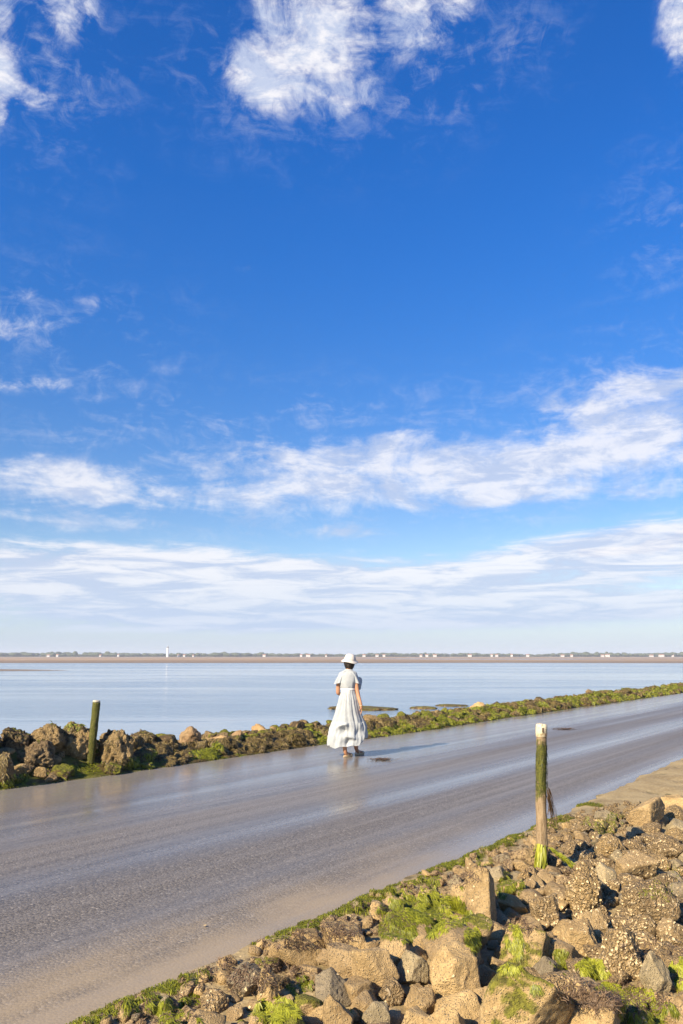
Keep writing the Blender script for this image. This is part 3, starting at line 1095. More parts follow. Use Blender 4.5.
for i, r in enumerate(rocks):
    pr = project(r['loc'])
    if pr is None:
        r['px'], r['show'], r['vis'] = (900, 1000, 1.0), 0, 0
        continue
    vis = 0
    for q in r['samples']:
        q = Vector(q)
        pq = project(q)
        if pq is None or not (0 < pq[0] < 683 and 0 < pq[1] < 1024):
            continue
        d = q - EYEV
        L = d.length
        hit = BV.ray_cast(EYEV, d / L, L + 1)
        if hit[2] is not None and owner[hit[2]] == i:
            vis += 1
    ext = max(r['scale']) if not r['hero'] else 0.3
    r['px'] = pr
    r['show'] = (vis / 40.0) * (ext * FPX / max(pr[2], .3)) ** 2
    if r['hero']:
        r['show'] *= 1
    r['vis'] = vis
order = sorted(range(len(rocks)), key=lambda i: -rocks[i]['show'])
KEEP = set([i for i in order if rocks[i]['vis'] >= 3][:285])
for i, r in enumerate(rocks):
    if r['hero'] and r['vis'] >= 2:
        KEEP.add(i)

SURF = {'tan': 'bare tan', 'grey': 'greyish', 'oyster': 'shell-crusted', 'algae': 'algae-flecked', 'far_tan': 'brown weed-specked',
        'far_bare': 'bare brown', 'far_weed': 'dark weed-covered', 'far_algae': 'green algae-covered'}


def zone(r):
    x, y, d = r['px']
    if r['side'] == 'far':
        marks = [(45, 'left of the tallest brown rock'), (92, 'around the foot of the mossy post'), (150, 'by the tall green-capped rock'),
                 (205, 'around the reddish brown boulder'), (270, 'past the flat pale stone'), (335, 'just left of the white skirt'),
                 (420, 'just right of the white skirt'), (500, 'near the lone brown boulder across the road'), (560, 'behind the white-capped post'),
                 (620, 'on the far bank right of the white-capped post'), (999, 'where the far bank meets the picture edge')]
        for lim, z in marks:
            if x < lim:
                return z
    if y < 850:
        return 'along the muddy verge behind the post' if x > 600 else 'between the road and the post foot'
    if x < 300:
        return 'in the algae fringe by the road, low corner'
    if x < 420:
        return 'around the pale lichen boulder' if y > 935 else 'under the road-edge algae'
    if x < 515:
        return 'around the upright tan boulder' if y < 965 else 'around the big crumbly boulder'
    if x < 600:
        if y < 890:
            return 'around the foot of the white-capped post'
        return 'between post and algae-covered block' if y < 960 else 'among the brown seaweed'
    if y < 900:
        return 'on the shell bank below the boxy boulder'
    return 'around the wide oyster mound' if y < 960 else 'right of the brown seaweed'


groups = {}
for i in sorted(KEEP):
    r = rocks[i]
    o = bpy.data.objects.new('boulder' if r['hero'] else 'rock', with_mat(r['mesh'], r['mat']))
    COL.objects.link(o)
    o.matrix_world = r['mw']
    lab = r['label']
    bb = r['bb'][1] - r['bb'][0]
    if not lab:
        wpx = max(bb[0], bb[1]) * FPX / r['px'][2]
        size = 'large' if wpx > 42 else ('mid-size' if wpx > 27 else ('small' if wpx > 16 else 'tiny'))
        ar = bb[2] / max(bb[0], bb[1])
        shp = 'flat' if ar < .58 else ('squat' if ar < .75 else ('rounded' if ar < .9 else 'tall'))
        dp = r['px'][1] - (0)
        lab = f"{size} {shp} {SURF[r['mat']]} rock {zone(r)}"
    tag(o, lab, 'rock', 'rocks of the bank beyond the road' if r['side'] == 'far' else 'rocks of the bank this side of the road')
    groups.setdefault(lab, []).append(o)
dups = {k: len(v) for k, v in groups.items() if len(v) > 1}
# tell repeats apart by their neighbourhood: nearest named boulder
heroes_ = [r for r in rocks if r['hero']]
print('ROCKS', len(rocks), 'kept', len(KEEP), 'shared labels', len(dups), sum(dups.values()))
for k, v in groups.items():
    if len(v) > 1:
        for o in v:
            o['group'] = k.replace(' rock ', ' rocks ')

for side, nm in (('near', 'rubble'), ('far', 'weedy_rubble')):
    verts, faces, mi, smf = [], [], [], []
    mk_list = sorted({r['mat'] for r in rocks if r['side'] == side})
    for i, r in enumerate(rocks):
        if i in KEEP or r['side'] != side:
            continue
        if len(r['mesh'].vertices) > 3000:
            continue
        me = r['mesh']
        m_ = np.array(r['mw'])
        co = np.empty(len(me.vertices) * 3)
        me.vertices.foreach_get('co', co)
        wv = co.reshape(-1, 3) @ m_[:3, :3].T + m_[:3, 3]
        b0 = len(verts)
        verts.extend(wv.tolist())
        for p in me.polygons:
            faces.append(tuple(x + b0 for x in p.vertices))
            mi.append(mk_list.index(r['mat']))
            smf.append(len(me.vertices) > 200)
    me = pymesh(nm, verts, faces)
    for mk in mk_list:
        me.materials.append(M[mk])
    me.polygons.foreach_set('material_index', mi)
    tag(obj(nm, me, None, smooth=False), kind='stuff')
    me.polygons.foreach_set('use_smooth', smf)

# ------------------------------------------------------------------ scattering on the real surfaces
def drop(px, py):
    d = ray(px, py).normalized()
    h = BV.ray_cast(EYEV, d, 200)
    return h


class Blades:
    def __init__(self):
        self.v, self.f = [], []

    def strip(self, p, n, dirv, length, width, segs=3, curl=0.3, droop=0.0, rg=random, wig=0.2):
        side = dirv.cross(n)
        if side.length < 1e-4:
            return
        side.normalize()
        b0 = len(self.v)
        pos = p.copy()
        dv = (dirv + n * curl).normalized()
        for i in range(segs + 1):
            k = i / segs
            wd = width * (1 - k * 0.75)
            tw = side + n * rg.uniform(-.5, .5)
            self.v.append(pos - tw * wd * .5)
            self.v.append(pos + tw * wd * .5)
            pos = pos + dv * (length / segs)
            dv = (dv - n * (2 * curl / segs) + Vector((0, 0, -droop / segs)) + Vector((rg.uniform(-wig, wig), rg.uniform(-wig, wig), rg.uniform(-wig, wig) * .5))).normalized()
        for i in range(segs):
            a = b0 + 2 * i
            self.f.append((a, a + 1, a + 3, a + 2))

    def done(self, name, mat):
        return tag(obj(name, pymesh(name, self.v, self.f), M[mat]), kind='stuff')


rb = random.Random(21)


def rnd_tan(n):
    v = Vector((rb.gauss(0, 1), rb.gauss(0, 1), rb.gauss(0, 1)))
    v = v - n * v.dot(n)
    return v.normalized()


# fringe of green algae along the road edge, combed down the slope
fr = Blades()
fl = Blades()
for _ in range(34000):
    s = rb.uniform(-1.0, 10.5)
    clump = fb(s * 1.6, 2.0) + 0.6 * fb(s * 5.5, 7.0)
    if clump < 0.10 - .30 * sstep(s, 3.4, 4.6) * (1 - sstep(s, 7.5, 9.0)) + 0.35 * sstep(s, 6.5, 9.5) - 0.14 * (1 - sstep(s, 1.5, 4.0)):
        continue
    d = rb.uniform(-0.01, 0.20 + 0.16 * max(0, clump))
    t = near_edge(s) - d
    h = BV.ray_cast(pt(s, t, 2.0), Vector((0, 0, -1)))
    if h[0] is None:
        continue
    dv = (-N * rb.uniform(.2, 1) + D * rb.uniform(-.6, .6)).normalized()
    tgt = fl if rb.random() < .22 else fr
    tgt.strip(h[0] + Vector((0, 0, .002)), Vector((0, 0, 1)), dv, rb.uniform(.03, .06) * (1 + max(0, clump)), rb.uniform(.003, .006), 3, rb.uniform(.5, 1.8), .9, rb)


bw_flag = None


def tangle(bl, cx, cy, rx, ry, n, lmin, lmax, wmin, wmax, thr=-.2, seed=0.0):
    for _ in range(n):
        a = rb.uniform(0, 6.283)
        q = math.sqrt(rb.random())
        px, py = cx + rx * q * math.cos(a), cy + ry * q * math.sin(a)
        h = drop(px, py)
        if h[0] is None or fb(h[0].x * 9, h[0].y * 9, seed) < thr:
            continue
        n_ = h[1]
        if n_.dot(ray(px, py)) > 0:
            n_ = -n_
        bl.strip(h[0] + n_ * .004, n_, rnd_tan(n_), rb.uniform(lmin, lmax), rb.uniform(wmin, wmax), 6, rb.uniform(-.05, .12), .25, rb, .75)


def patch(bl, cx, cy, rx, ry, n, lmin, lmax, wmin, wmax, dirv=None, curl=(0, .35), thr=-0.4, seed=0.0, dens=2.0):
    curl = (-.05, .16) if bl is not bw_flag else (-.05, .3)
    n, lmin, lmax, wmin, wmax = int(n * 2.6), lmin * .42, lmax * .42, wmin * .55, wmax * .55
    for _ in range(n):
        a = rb.uniform(0, 6.283)
        q = math.sqrt(rb.random())
        px, py = cx + rx * q * math.cos(a), cy + ry * q * math.sin(a)
        if fb(px * .05, py * .05, seed) < thr + 0.5 * q:
            continue
        h = drop(px, py)
        if h[0] is None or h[0].y > 60:
            continue
        n_ = h[1]
        if n_.dot(ray(px, py)) > 0:
            n_ = -n_
        g = Vector((0, 0, -1)) - n_ * (-n_.z)
        base = dirv if dirv is not None else (-N * .6 + D * .2)
        dv = g * 1.2 + base * .5 + rnd_tan(n_) * .5
        dv = dv - n_ * dv.dot(n_)
        if dv.length < 1e-3:
            continue
        bl.strip(h[0] + n_ * .003, n_, dv.normalized(), rb.uniform(lmin, lmax), rb.uniform(wmin, wmax), 3, rb.uniform(*curl), .2, rb)


# mat of algae above the stones, road side
patch(fr, 425, 905, 48, 30, 5200, .04, .10, .005, .012, seed=1)
patch(fl, 425, 908, 46, 28, 1500, .04, .10, .005, .012, seed=2)
patch(fr, 506, 884, 18, 14, 1000, .03, .08, .004, .010, seed=3)
patch(fr, 400, 928, 22, 14, 900, .03, .08, .005, .010, seed=4)
patch(fr, 470, 858, 26, 8, 800, .03, .07, .004, .009, seed=5)
patch(fl, 472, 938, 9, 14, 260, .03, .08, .005, .012, thr=-.6)
patch(fl, 514, 942, 8, 20, 420, .03, .09, .005, .013, thr=-.6)
patch(fr, 514, 945, 9, 20, 300, .03, .09, .005, .013, thr=-.6)
patch(fl, 512, 968, 14, 4, 160, .03, .07, .004, .010, thr=-.6)
patch(fr, 536, 988, 16, 6, 200, .03, .07, .004, .010, thr=-.4)
patch(fl, 592, 968, 18, 10, 600, .04, .09, .005, .012, thr=-.7)
patch(fl, 604, 988, 16, 6, 350, .03, .08, .005, .012, thr=-.7)
patch(fr, 560, 962, 12, 14, 350, .03, .07, .004, .010, thr=-.5)
patch(fl, 640, 996, 24, 9, 500, .03, .08, .005, .012, thr=-.4)
patch(fr, 648, 1012, 30, 14, 1000, .03, .08, .005, .012, thr=-.4)
patch(fl, 680, 972, 12, 16, 400, .03, .08, .005, .012, thr=-.6)
patch(fl, 276, 1010, 22, 14, 700, .04, .10, .005, .012, thr=-.7)
patch(fr, 170, 1010, 46, 20, 1600, .03, .09, .005, .011, thr=-.3)
patch(fl, 165, 1012, 40, 16, 500, .03, .09, .005, .011, thr=-.3)
patch(fr, 300, 985, 14, 10, 300, .03, .08, .005, .011, thr=-.5)
patch(fr, 604, 822, 26, 12, 600, .03, .07, .004, .009, thr=-.2)
patch(fr, 660, 885, 26, 30, 260, .02, .05, .004, .009, thr=-.1, seed=8)
fr.done('algae_fringe', 'green_blade')
fl.done('lime_algae_mat', 'lime_blade')
# dark seaweed strips between the stones
bw = Blades()
tangle(bw, 600, 994, 46, 13, 620, .03, 0.072, .003, .007, -0.27, 6)
tangle(bw, 632, 1004, 44, 11, 420, .03, 0.072, .003, .007, -0.27, 7)
tangle(bw, 520, 925, 20, 8, 208, .02, 0.048, .003, .006, -0.22, 1)
tangle(bw, 566, 872, 18, 12, 192, .02, 0.048, .003, .006, -0.22, 2)
tangle(bw, 650, 950, 34, 10, 160, .02, 0.048, .003, .006, -0.12, 3)
tangle(bw, 420, 878, 60, 14, 900, .02, .045, .003, .006, -.15, 14)
tangle(bw, 300, 935, 60, 14, 900, .02, .045, .003, .006, -.15, 15)
tangle(bw, 505, 858, 70, 14, 1200, .02, 0.040, .003, .006, -0.17, 9)
tangle(bw, 350, 920, 70, 16, 1200, .02, 0.040, .003, .006, -0.17, 10)
tangle(bw, 240, 975, 70, 18, 1360, .02, 0.040, .003, .006, -0.17, 11)
tangle(bw, 150, 1008, 60, 16, 880, .02, 0.040, .003, .006, -0.17, 12)
bw.done('brown_seaweed', 'brown_blade')
# weed over the far bank
fw, fg = Blades(), Blades()
for _ in range(46000):
    px = rb.uniform(-5, 690)
    k = px / 683
    yb = 789 - 94 * k
    py = yb - rb.uniform(0, 50 * (1 - sstep(px, 90, 180)) + 24 - 10 * k)
    h = drop(px, py)
    if h[0] is None or h[2] is None:
        continue
    s_, t_ = st(h[0])
    if t_ < TF - .3 or h[0].z < WATER:
        continue
    low = 1 if (py > yb - 14) else 0
    n_ = h[1]
    if n_.dot(ray(px, py)) > 0:
        n_ = -n_
    cl = fb(h[0].x * 1.6, h[0].y * 1.6, h[0].z * 1.6)
    if px < 140 and cl < 0.12 - .35 * low:
        continue
    g = Vector((0, 0, -1)) + n_ * n_.z
    dv = g + rnd_tan(n_) * .7
    dv = dv - n_ * dv.dot(n_)
    if dv.length < 1e-3:
        continue
    L = h[0].y / 12
    grn = fb(h[0].x * 1.3 + 9, h[0].y * 1.3, h[0].z * 2.5) - .14 + .20 * sstep(px, 260, 420) + .12 * low
    if px < 140:
        grn += .22 if low else -.12
    tgt = fg if grn > 0.16 else fw
    tgt.strip(h[0] + n_ * .004, n_, dv.normalized(), rb.uniform(.03, .08) * L ** .5, rb.uniform(.009, .02) * L ** .7, 3, rb.uniform(.1, .7), .2, rb)
fw.done('wrack_cover', 'wrack_blade')
fg.done('green_weed_cover', 'green_blade')

# oyster shells
sv, sf_ = [], []


def shell(p, n, r):
    a = rnd_tan(n)
    b_ = n.cross(a)
    b0 = len(sv)
    m_ = 7
    sv.append(p + n * r * .12)
    for i in range(m_):
        an = 6.283 * i / m_
        rr = r * rb.uniform(.65, 1.15)
        sv.append(p + a * math.cos(an) * rr * 1.3 + b_ * math.sin(an) * rr * .8 + n * r * (.20 + rb.uniform(-.12, .15)))
    for i in range(m_):
        sf_.append((b0, b0 + 1 + i, b0 + 1 + (i + 1) % m_))


def shell_area(cx, cy, rx, ry, n, r0, r1, thr=-.1, seed=0):
    for _ in range(n):
        a = rb.uniform(0, 6.283)
        q = math.sqrt(rb.random())
        px, py = cx + rx * q * math.cos(a), cy + ry * q * math.sin(a)
        h = drop(px, py)
        if h[0] is None:
            continue
        if fb(h[0].x * 2.6, h[0].y * 2.6, seed) < thr:
            continue
        n_ = h[1]
        if n_.dot(ray(px, py)) > 0:
            n_ = -n_
        n_ = (n_ + rnd_tan(n_) * rb.uniform(0, .7)).normalized()
        shell(h[0], n_, r0 * (r1 / r0) ** rb.random())


shell_area(586, 885, 26, 34, 150, .005, .010, -.3)
shell_area(645, 905, 50, 44, 420, .004, .010, -.25, 3)
shell_area(620, 900, 70, 70, 520, .004, .009, -.4, 13)
shell_area(620, 960, 30, 24, 60, .005, .010, -.1, 4)
shell_area(548, 905, 22, 20, 70, .005, .010, -.1, 5)
shell_area(620, 850, 60, 26, 300, .004, .009, -.15, 6)
shell_area(500, 890, 40, 40, 70, .004, .009, 0, 7)
shell_area(380, 965, 90, 50, 100, .004, .009, .05, 8)
shell_area(240, 985, 70, 30, 90, .004, .009, .05, 9)
shell_area(640, 1000, 50, 24, 60, .004, .010, .05, 10)
tag(obj('oyster_shells', pymesh('oyster_shells', sv, sf_), M['shell'], smooth=False), kind='stuff')


# ------------------------------------------------------------------ weed islets in the water and clumps on the road
def islet(px, py, wpx, hpx, label, seed):
    p = at(px, py, WATER)
    sc = project(p)[2] / FPX
    me = rock_mesh(seed, 4, 14, 8, 2.0, 1.2, name='weed_islet')
    co = np.array([v.co[:] for v in me.vertices])
    co *= np.array([wpx * sc / 2, max(.5, wpx * sc * .45), hpx * sc * 1.0])
    for i, v in enumerate(me.vertices):
        v.co = co[i]
    me.update()
    o = obj('weed_islet', me, M['far_weed'])
    o.location = p
    tag(o, label, 'rock', 'weed-covered rocks awash in the water')


islet(366, 709, 84, 3.2, 'long low weed-covered rock awash behind the woman', 71)
islet(424, 708.5, 40, 2.6, 'flat weed rock awash just off the green bank', 72)
islet(452, 706, 36, 2.2, 'thin dark weed rock left of the lone brown boulder', 73)


def road_clump(px, py, wpx, label, seed):
    p = at(px, py, 0.0)
    r = random.Random(seed)
    b_ = Blades()
    wd = wpx * project(p)[2] / FPX
    for _ in range(160):
        q = Vector((r.gauss(0, .22) * wd, r.gauss(0, .22) * wd * .6, .004 + abs(r.gauss(0, .006))))
        a = r.uniform(0, 6.28)
        b_.strip(q, Vector((0, 0, 1)), Vector((math.cos(a), math.sin(a), 0)), r.uniform(.04, .14), r.uniform(.008, .02), 3, r.uniform(.1, .5), .1, r)
    o = obj('seaweed_clump', pymesh('seaweed_clump', b_.v, b_.f), M['brown_blade'])
    o.location = p
    tag(o, label, 'seaweed', 'loose seaweed lying on the road')


road_clump(381, 760, 20, 'small brown seaweed clump on the wet road by her feet', 1)
road_clump(565, 729.5, 26, 'brown seaweed clump on the road right of the white-capped post', 2)
o = obj('loose_shell', pymesh('loose_shell', *lathe([(.002, .0), (.008, .003), (.011, .006), (.009, .005), (.004, .004)], 12)), M['shell'])
o.location = at(205, 926, 0.006)
tag(o, 'tiny white shell lying alone on the muddy asphalt', 'shell')


# ------------------------------------------------------------------ posts
def mat_post(name, bands, wood0, wood1):
    m, t, b = material(name)
    o = t.node('ShaderNodeTexCoord').outputs['Object']
    g = t.noise(t.mapping(o, (60, 60, 9)), 1.0, 6, 0.7, 0.3)
    n = t.noise(o, 14, 5, 0.7, 0.4)
    f = t.noise(o, 90, 3, 0.7)
    sp = t.node('ShaderNodeSeparateXYZ')
    t.put(sp.inputs[0], o)
    z = t.math('ADD', sp.outputs[2], t.math('MULTIPLY', t.math('SUBTRACT', n, .5), .28))
    c = t.mix(t.ss(g, .3, .7), wood0, wood1)
    c = t.mix(t.math('MULTIPLY', t.ss(f, .52, .68), .5), c, (0.36, 0.27, 0.17))
    mask = None
    for (z0, z1, amt) in bands:
        q = t.math('MULTIPLY', t.math('MULTIPLY', t.ss(z, z0 - .06, z0 + .06), t.ss(z, z1 - .06, z1 + .06, 1, 0)), amt)
        mask = q if mask is None else t.math('MAXIMUM', mask, q)
    mask = t.math('MULTIPLY', mask, t.ss(t.math('ADD', t.noise(o, 34, 6, .75, .5), t.math('MULTIPLY', mask, .22)), .52, .66))
    c = t.mix(mask, c, t.mix(t.ss(f, .35, .65), (0.030, 0.033, 0.009), (0.125, 0.122, 0.020)))
    h = t.math('ADD', g, t.math('MULTIPLY', f, .5))
    pset(t, b, color=c, rough=.85, spec=.25, normal=t.bump(h, .9, .012))
    return m


M['post_near'] = mat_post('weathered_algae_wood', [(0.55, 0.98, 1.0), (-.1, .10, .5)], (0.17, 0.115, 0.06), (0.33, 0.24, 0.14))
M['post_far'] = mat_post('mossy_wood', [(-.1, 0.97, 1.0)], (0.13, 0.10, 0.05), (0.27, 0.20, 0.11))


def pole(r0, r1, h, bend, seed, n=28, m_=60):
    rings = []
    for j in range(m_):
        k = j / (m_ - 1)
        z = -0.25 + k * (h + .25)
        rr = r0 + (r1 - r0) * k
        cx = bend * math.sin(k * 3.0) + .006 * fb(z * 3, seed)
        cy = .006 * fb(z * 3, seed + 4)
        rings.append([(cx + rr * (1 + .10 * noise.fractal(Vector((math.cos(a) * 1.2, math.sin(a) * 1.2, z * 5 + seed)), .8, 2, 4)) * math.cos(a),
                       cy + rr * (1 + .10 * noise.fractal(Vector((math.cos(a) * 1.2, math.sin(a) * 1.2, z * 5 + seed)), .8, 2, 4)) * math.sin(a), z)
                      for a in [2 * math.pi * i / n for i in range(n)]])
    return loft(rings, True, True, True)


pb = on_ground(542.5, 872)
scn = project(pb)[2] / FPX
HP = 134 * scn
post = empty('marker_post', pb)
post.rotation_euler = (0, R(2.1), 0)
tag(post, 'weathered wooden marker post with a chipped white cap and green algae', 'post')
obj('pole', pymesh('pole', *pole(.045, .040, HP, -.006, 3)), M['post_near'], post)
mc, t, b = material('chipped_white_paint')
o_ = t.node('ShaderNodeTexCoord').outputs['Object']
n1 = t.noise(o_, 26, 5, .7, .3)
ccol = t.mix(t.ss(n1, .52, .60), (0.54, 0.47, 0.33), (0.19, 0.135, 0.07))
ccol = t.mix(t.ss(t.noise(o_, 8, 3), .35, .65), ccol, t.mix(.5, ccol, (0.60, 0.50, 0.30)))
pset(t, b, color=ccol, rough=.6, normal=t.bump(n1, .5, .008))
M['cap'] = mc
cv, cf = lathe([(.041, HP - .03), (.046, HP - .025), (.047, HP + .045), (.043, HP + .066), (.030, HP + .072), (.010, HP + .070)], 28)
cv = [(x * (1 + .06 * fb(x * 30, y * 30, z * 20)), y * (1 + .06 * fb(x * 30, y * 30, z * 20)), z + .006 * fb(x * 60, y * 60)) for x, y, z in cv]
obj('white_cap', pymesh('white_cap', cv, cf), M['cap'], post)
mk = bmesh.new()
box(mk, -.006, .006, -.052, -.042, HP + .01, HP + .045)
box(mk, .016, .026, -.051, -.041, HP - .018, HP + .002)
M['rust'] = mat_plain('rusty_staple', (0.07, 0.045, 0.03), (0.13, 0.08, 0.05), 40)
obj('staple', bm_done(mk, 'staple'), M['rust'], post, False)
# dark strand hanging on the lit side, green tails at the foot
tb = Blades()
r_ = random.Random(4)
for _ in range(44):
    tb.strip(Vector((.041 + r_.uniform(-.01, .008), -.03 + r_.uniform(-.02, .03), HP * .56 + r_.uniform(-.04, .05))), Vector((1, 0, 0)), Vector((.12, -.05, -1)).normalized(),
             r_.uniform(.14, .30), r_.uniform(.008, .016), 5, .2, .3, r_)
obj('seaweed_strand', pymesh('seaweed_strand', tb.v, tb.f), M['brown_blade'], post)
tb = Blades()
for _ in range(230):
    a = r_.uniform(0, 6.28)
    tb.strip(Vector((math.cos(a) * .043, math.sin(a) * .043, HP * r_.triangular(.50, .97, .78))), Vector((math.cos(a), math.sin(a), 0)), Vector((r_.uniform(-.2, .2), r_.uniform(-.2, .2), -1)).normalized(),
             r_.uniform(.02, .06), r_.uniform(.004, .009), 3, r_.uniform(.05, .35), .3, r_)
obj('algae_fuzz', pymesh('algae_fuzz', tb.v, tb.f), M['moss_blade'], post)
tb = Blades()
for _ in range(170):
    a = r_.uniform(3.0, 4.9)
    tb.strip(Vector((math.cos(a) * .049, math.sin(a) * .049, r_.triangular(.0, .24, .06))), Vector((math.cos(a), math.sin(a), 0)), Vector((r_.uniform(-.2, .1), -.15, -1)).normalized(),
             r_.uniform(.10, .22), r_.uniform(.010, .022), 4, .25, .4, r_)
obj('algae_tail', pymesh('algae_tail', tb.v, tb.f), M['lime_blade'], post)
tb = Blades()
for _ in range(130):
    k = r_.random()
    q = Vector((.045 + .22 * k + r_.gauss(0, .012), -.05 - .20 * k + r_.gauss(0, .014), .19 - .14 * k))
    tb.strip(q, Vector((.3, -.4, .85)).normalized(), Vector((.62, -.45, -.5 + r_.uniform(-.2, .2))).normalized(), r_.uniform(.05, .12), r_.uniform(.010, .022), 4, .2, .2, r_)
obj('algae_tail', pymesh('algae_tail', tb.v, tb.f), M['lime_blade'], post)

pb2 = on_ground(89, 773)
pb2 = at(89, 769, 0.05)
scf = project(pb2)[2] / FPX
HF = 65 * scf
post2 = empty('marker_post', pb2)
post2.rotation_euler = (0, R(3.4), 0)
tag(post2, 'leaning moss-green wooden post standing in the rocks across the road', 'post')
obj('pole', pymesh('pole', *pole(.060, .054, HF, .004, 8)), M['post_far'], post2)
obj('post_top', pymesh('post_top', *lathe([(.052, HF + .002), (.054, HF + .02), (.045, HF + .03), (.01, HF + .03)], 20)), mat_plain('pale_weathered_top', (.34, .31, .24), (.5, .46, .36), 20), post2)

# ------------------------------------------------------------------ the woman
FEET = at(350, 757, 0.0)
KX = project(FEET)[2] / FPX / 8.533
KZ = KX * 1.03


def wx(zx):
    return (zx - 256) * KX


def wz(zy):
    return (956 - zy) * KZ


M['skin'] = mat_plain('skin', (0.36, 0.175, 0.095), (0.42, 0.21, 0.12), 6, .5, .05)
mcl, t, b = material('pale_cotton')
o_ = t.node('ShaderNodeTexCoord').outputs['Object']
wv = t.noise(o_, 320, 2, .5)
cr = t.noise(o_, 22, 5, .6, .4)
pset(t, b, color=t.mix(t.ss(cr, .3, .7), (0.345, 0.368, 0.382), (0.42, 0.44, 0.45)), rough=.9, spec=.2, sheen=.15,
     normal=t.bump(t.math('ADD', t.math('MULTIPLY', cr, 1.0), t.math('MULTIPLY', wv, .15)), .45, .012))
tr = t.node('ShaderNodeBsdfTranslucent')
tr.inputs[0].default_value = (.7, .74, .72, 1)
mxs = t.node('ShaderNodeMixShader')
mxs.inputs[0].default_value = .16
t.l.new(b.outputs[0], mxs.inputs[1])
t.l.new(tr.outputs[0], mxs.inputs[2])
t.l.new(mxs.outputs[0], mcl.node_tree.nodes['Material Output'].inputs['Surface'])
M['cotton'] = mcl
M['hair'] = mat_plain('dark_hair', (0.012, 0.009, 0.008), (0.035, 0.024, 0.018), 60, .45, .4)
M['hat'] = mat_plain('cream_canvas', (0.50, 0.455, 0.40), (0.56, 0.52, 0.47), 30, .9, .2)
M['band'] = mat_plain('tan_band', (0.50, 0.36, 0.26), (0.58, 0.43, 0.32), 30, .8, .2)
M['sandal'] = mat_plain('tan_leather', (0.42, 0.31, 0.18), (0.52, 0.40, 0.25), 30, .6, .2)


def skin_mesh(name, chains, sub=2):
    """chains: list of (points [(x,y,z,r)...], branches attach by index) -> one mesh grown on the skeleton"""
    me = bpy.data.meshes.new(name)
    verts, edges, rad = [], [], []
    ids = {}
    for ch in chains:
        prev = None
        for p in ch:
            key = p[4] if len(p) > 4 else None
            if key is not None and key in ids:
                i = ids[key]
            else:
                i = len(verts)
                verts.append(p[:3])
                rad.append(p[3])
                if key is not None:
                    ids[key] = i
            if prev is not None:
                edges.append((prev, i))
            prev = i
    me.from_pydata(verts, edges, [])
    o = bpy.data.objects.new(name, me)
    COL.objects.link(o)
    md = o.modifiers.new('skin', 'SKIN')
    md.use_smooth_shade = True
    for i, sv_ in enumerate(me.skin_vertices[0].data):
        r = rad[i]
        sv_.radius = (r, r) if not isinstance(r, tuple) else r
        sv_.use_root = (i == 0)
    s2 = o.modifiers.new('sub', 'SUBSURF')
    s2.levels = sub
    s2.render_levels = sub
    dg = bpy.context.evaluated_depsgraph_get()
    out = bpy.data.meshes.new_from_object(o.evaluated_get(dg))
    bpy.data.objects.remove(o)
    return out


rh = (wx(352), -.10, wz(545))       # right wrist
body_chains = [
    [(-.025, 0, .90, .125, 'pel'), (-.03, 0, 1.05, .095), (-.035, 0, 1.20, .105, 'chest'), (-.03, 0, 1.33, .09, 'ut'), (-.022, .005, 1.40, .05), (-.012, .015, 1.47, .046), (-.004, .03, 1.52, .06)],
    [(-.03, 0, 1.33, .09, 'ut'), (-.14, 0, 1.325, .045), (-.195, .0, 1.20, .040), (wx(152), .03, 1.03, .036), (-.12, .22, 1.00, .028), (-.07, .27, 1.02, .024)],
    [(-.03, 0, 1.33, .09, 'ut'), (.08, 0, 1.325, .045), (wx(310), -.02, 1.20, .040), (wx(326), -.05, wz(450), .036), (rh[0] - .008, -.10, .86, .030), (rh[0], rh[1], rh[2], .024), (rh[0] + .004, -.095, rh[2] - .05, .028)],
    [(-.025, 0, .90, .125, 'pel'), (-.10, 0, .80, .085), (-.105, -.01, .47, .058), (-.095, -.05, .32, .055), (wx(214), -.04, .09, .034), (wx(226), .0, .045, .036), (wx(262), .08, .028, .030)],
    [(-.025, 0, .90, .125, 'pel'), (.07, .02, .80, .085), (.085, .20, .48, .058), (.09, .22, .32, .055), (wx(312), .26, .09, .034), (wx(330), .30, .045, .036), (wx(366), .37, .028, .030)],
]
bmsh = skin_mesh('person', body_chains)
pieces = [bmsh]
# fingers of the hanging right hand, each its own chain rooted in the palm
for i, (fy, L, cu) in enumerate([(-.020, .062, .2), (-.007, .072, .25), (.007, .068, .3), (.019, .054, .35)]):
    x0, y0, z0 = rh[0] + .004, -.095 + fy, rh[2] - .06
    pieces.append(skin_mesh('finger', [[(x0, y0, z0 + .012, .009), (x0 + .002, y0, z0 - L * .4, .0085), (x0 - .006, y0 + .004, z0 - L * .75, .008), (x0 - .016, y0 + .008, z0 - L, .0065)]], 1))
pieces.append(skin_mesh('thumb', [[(rh[0] - .004, -.08, rh[2] - .03, .010), (rh[0] - .022, -.066, rh[2] - .055, .009), (rh[0] - .026, -.058, rh[2] - .08, .0075)]], 1))
for i in range(4):
    y0 = .285 + .004 * i
    z0 = 1.04 - .017 * i
    pieces.append(skin_mesh('finger', [[(-.085, y0 - .02, z0, .009), (-.045, y0, z0, .0085), (-.02, y0 - .008, z0 - .006, .008), (-.005, y0 - .02, z0 - .01, .0065)]], 1))
pieces.append(skin_mesh('thumb', [[(-.08, .27, 1.035, .010), (-.06, .265, 1.065, .009), (-.04, .265, 1.08, .0075)]], 1))
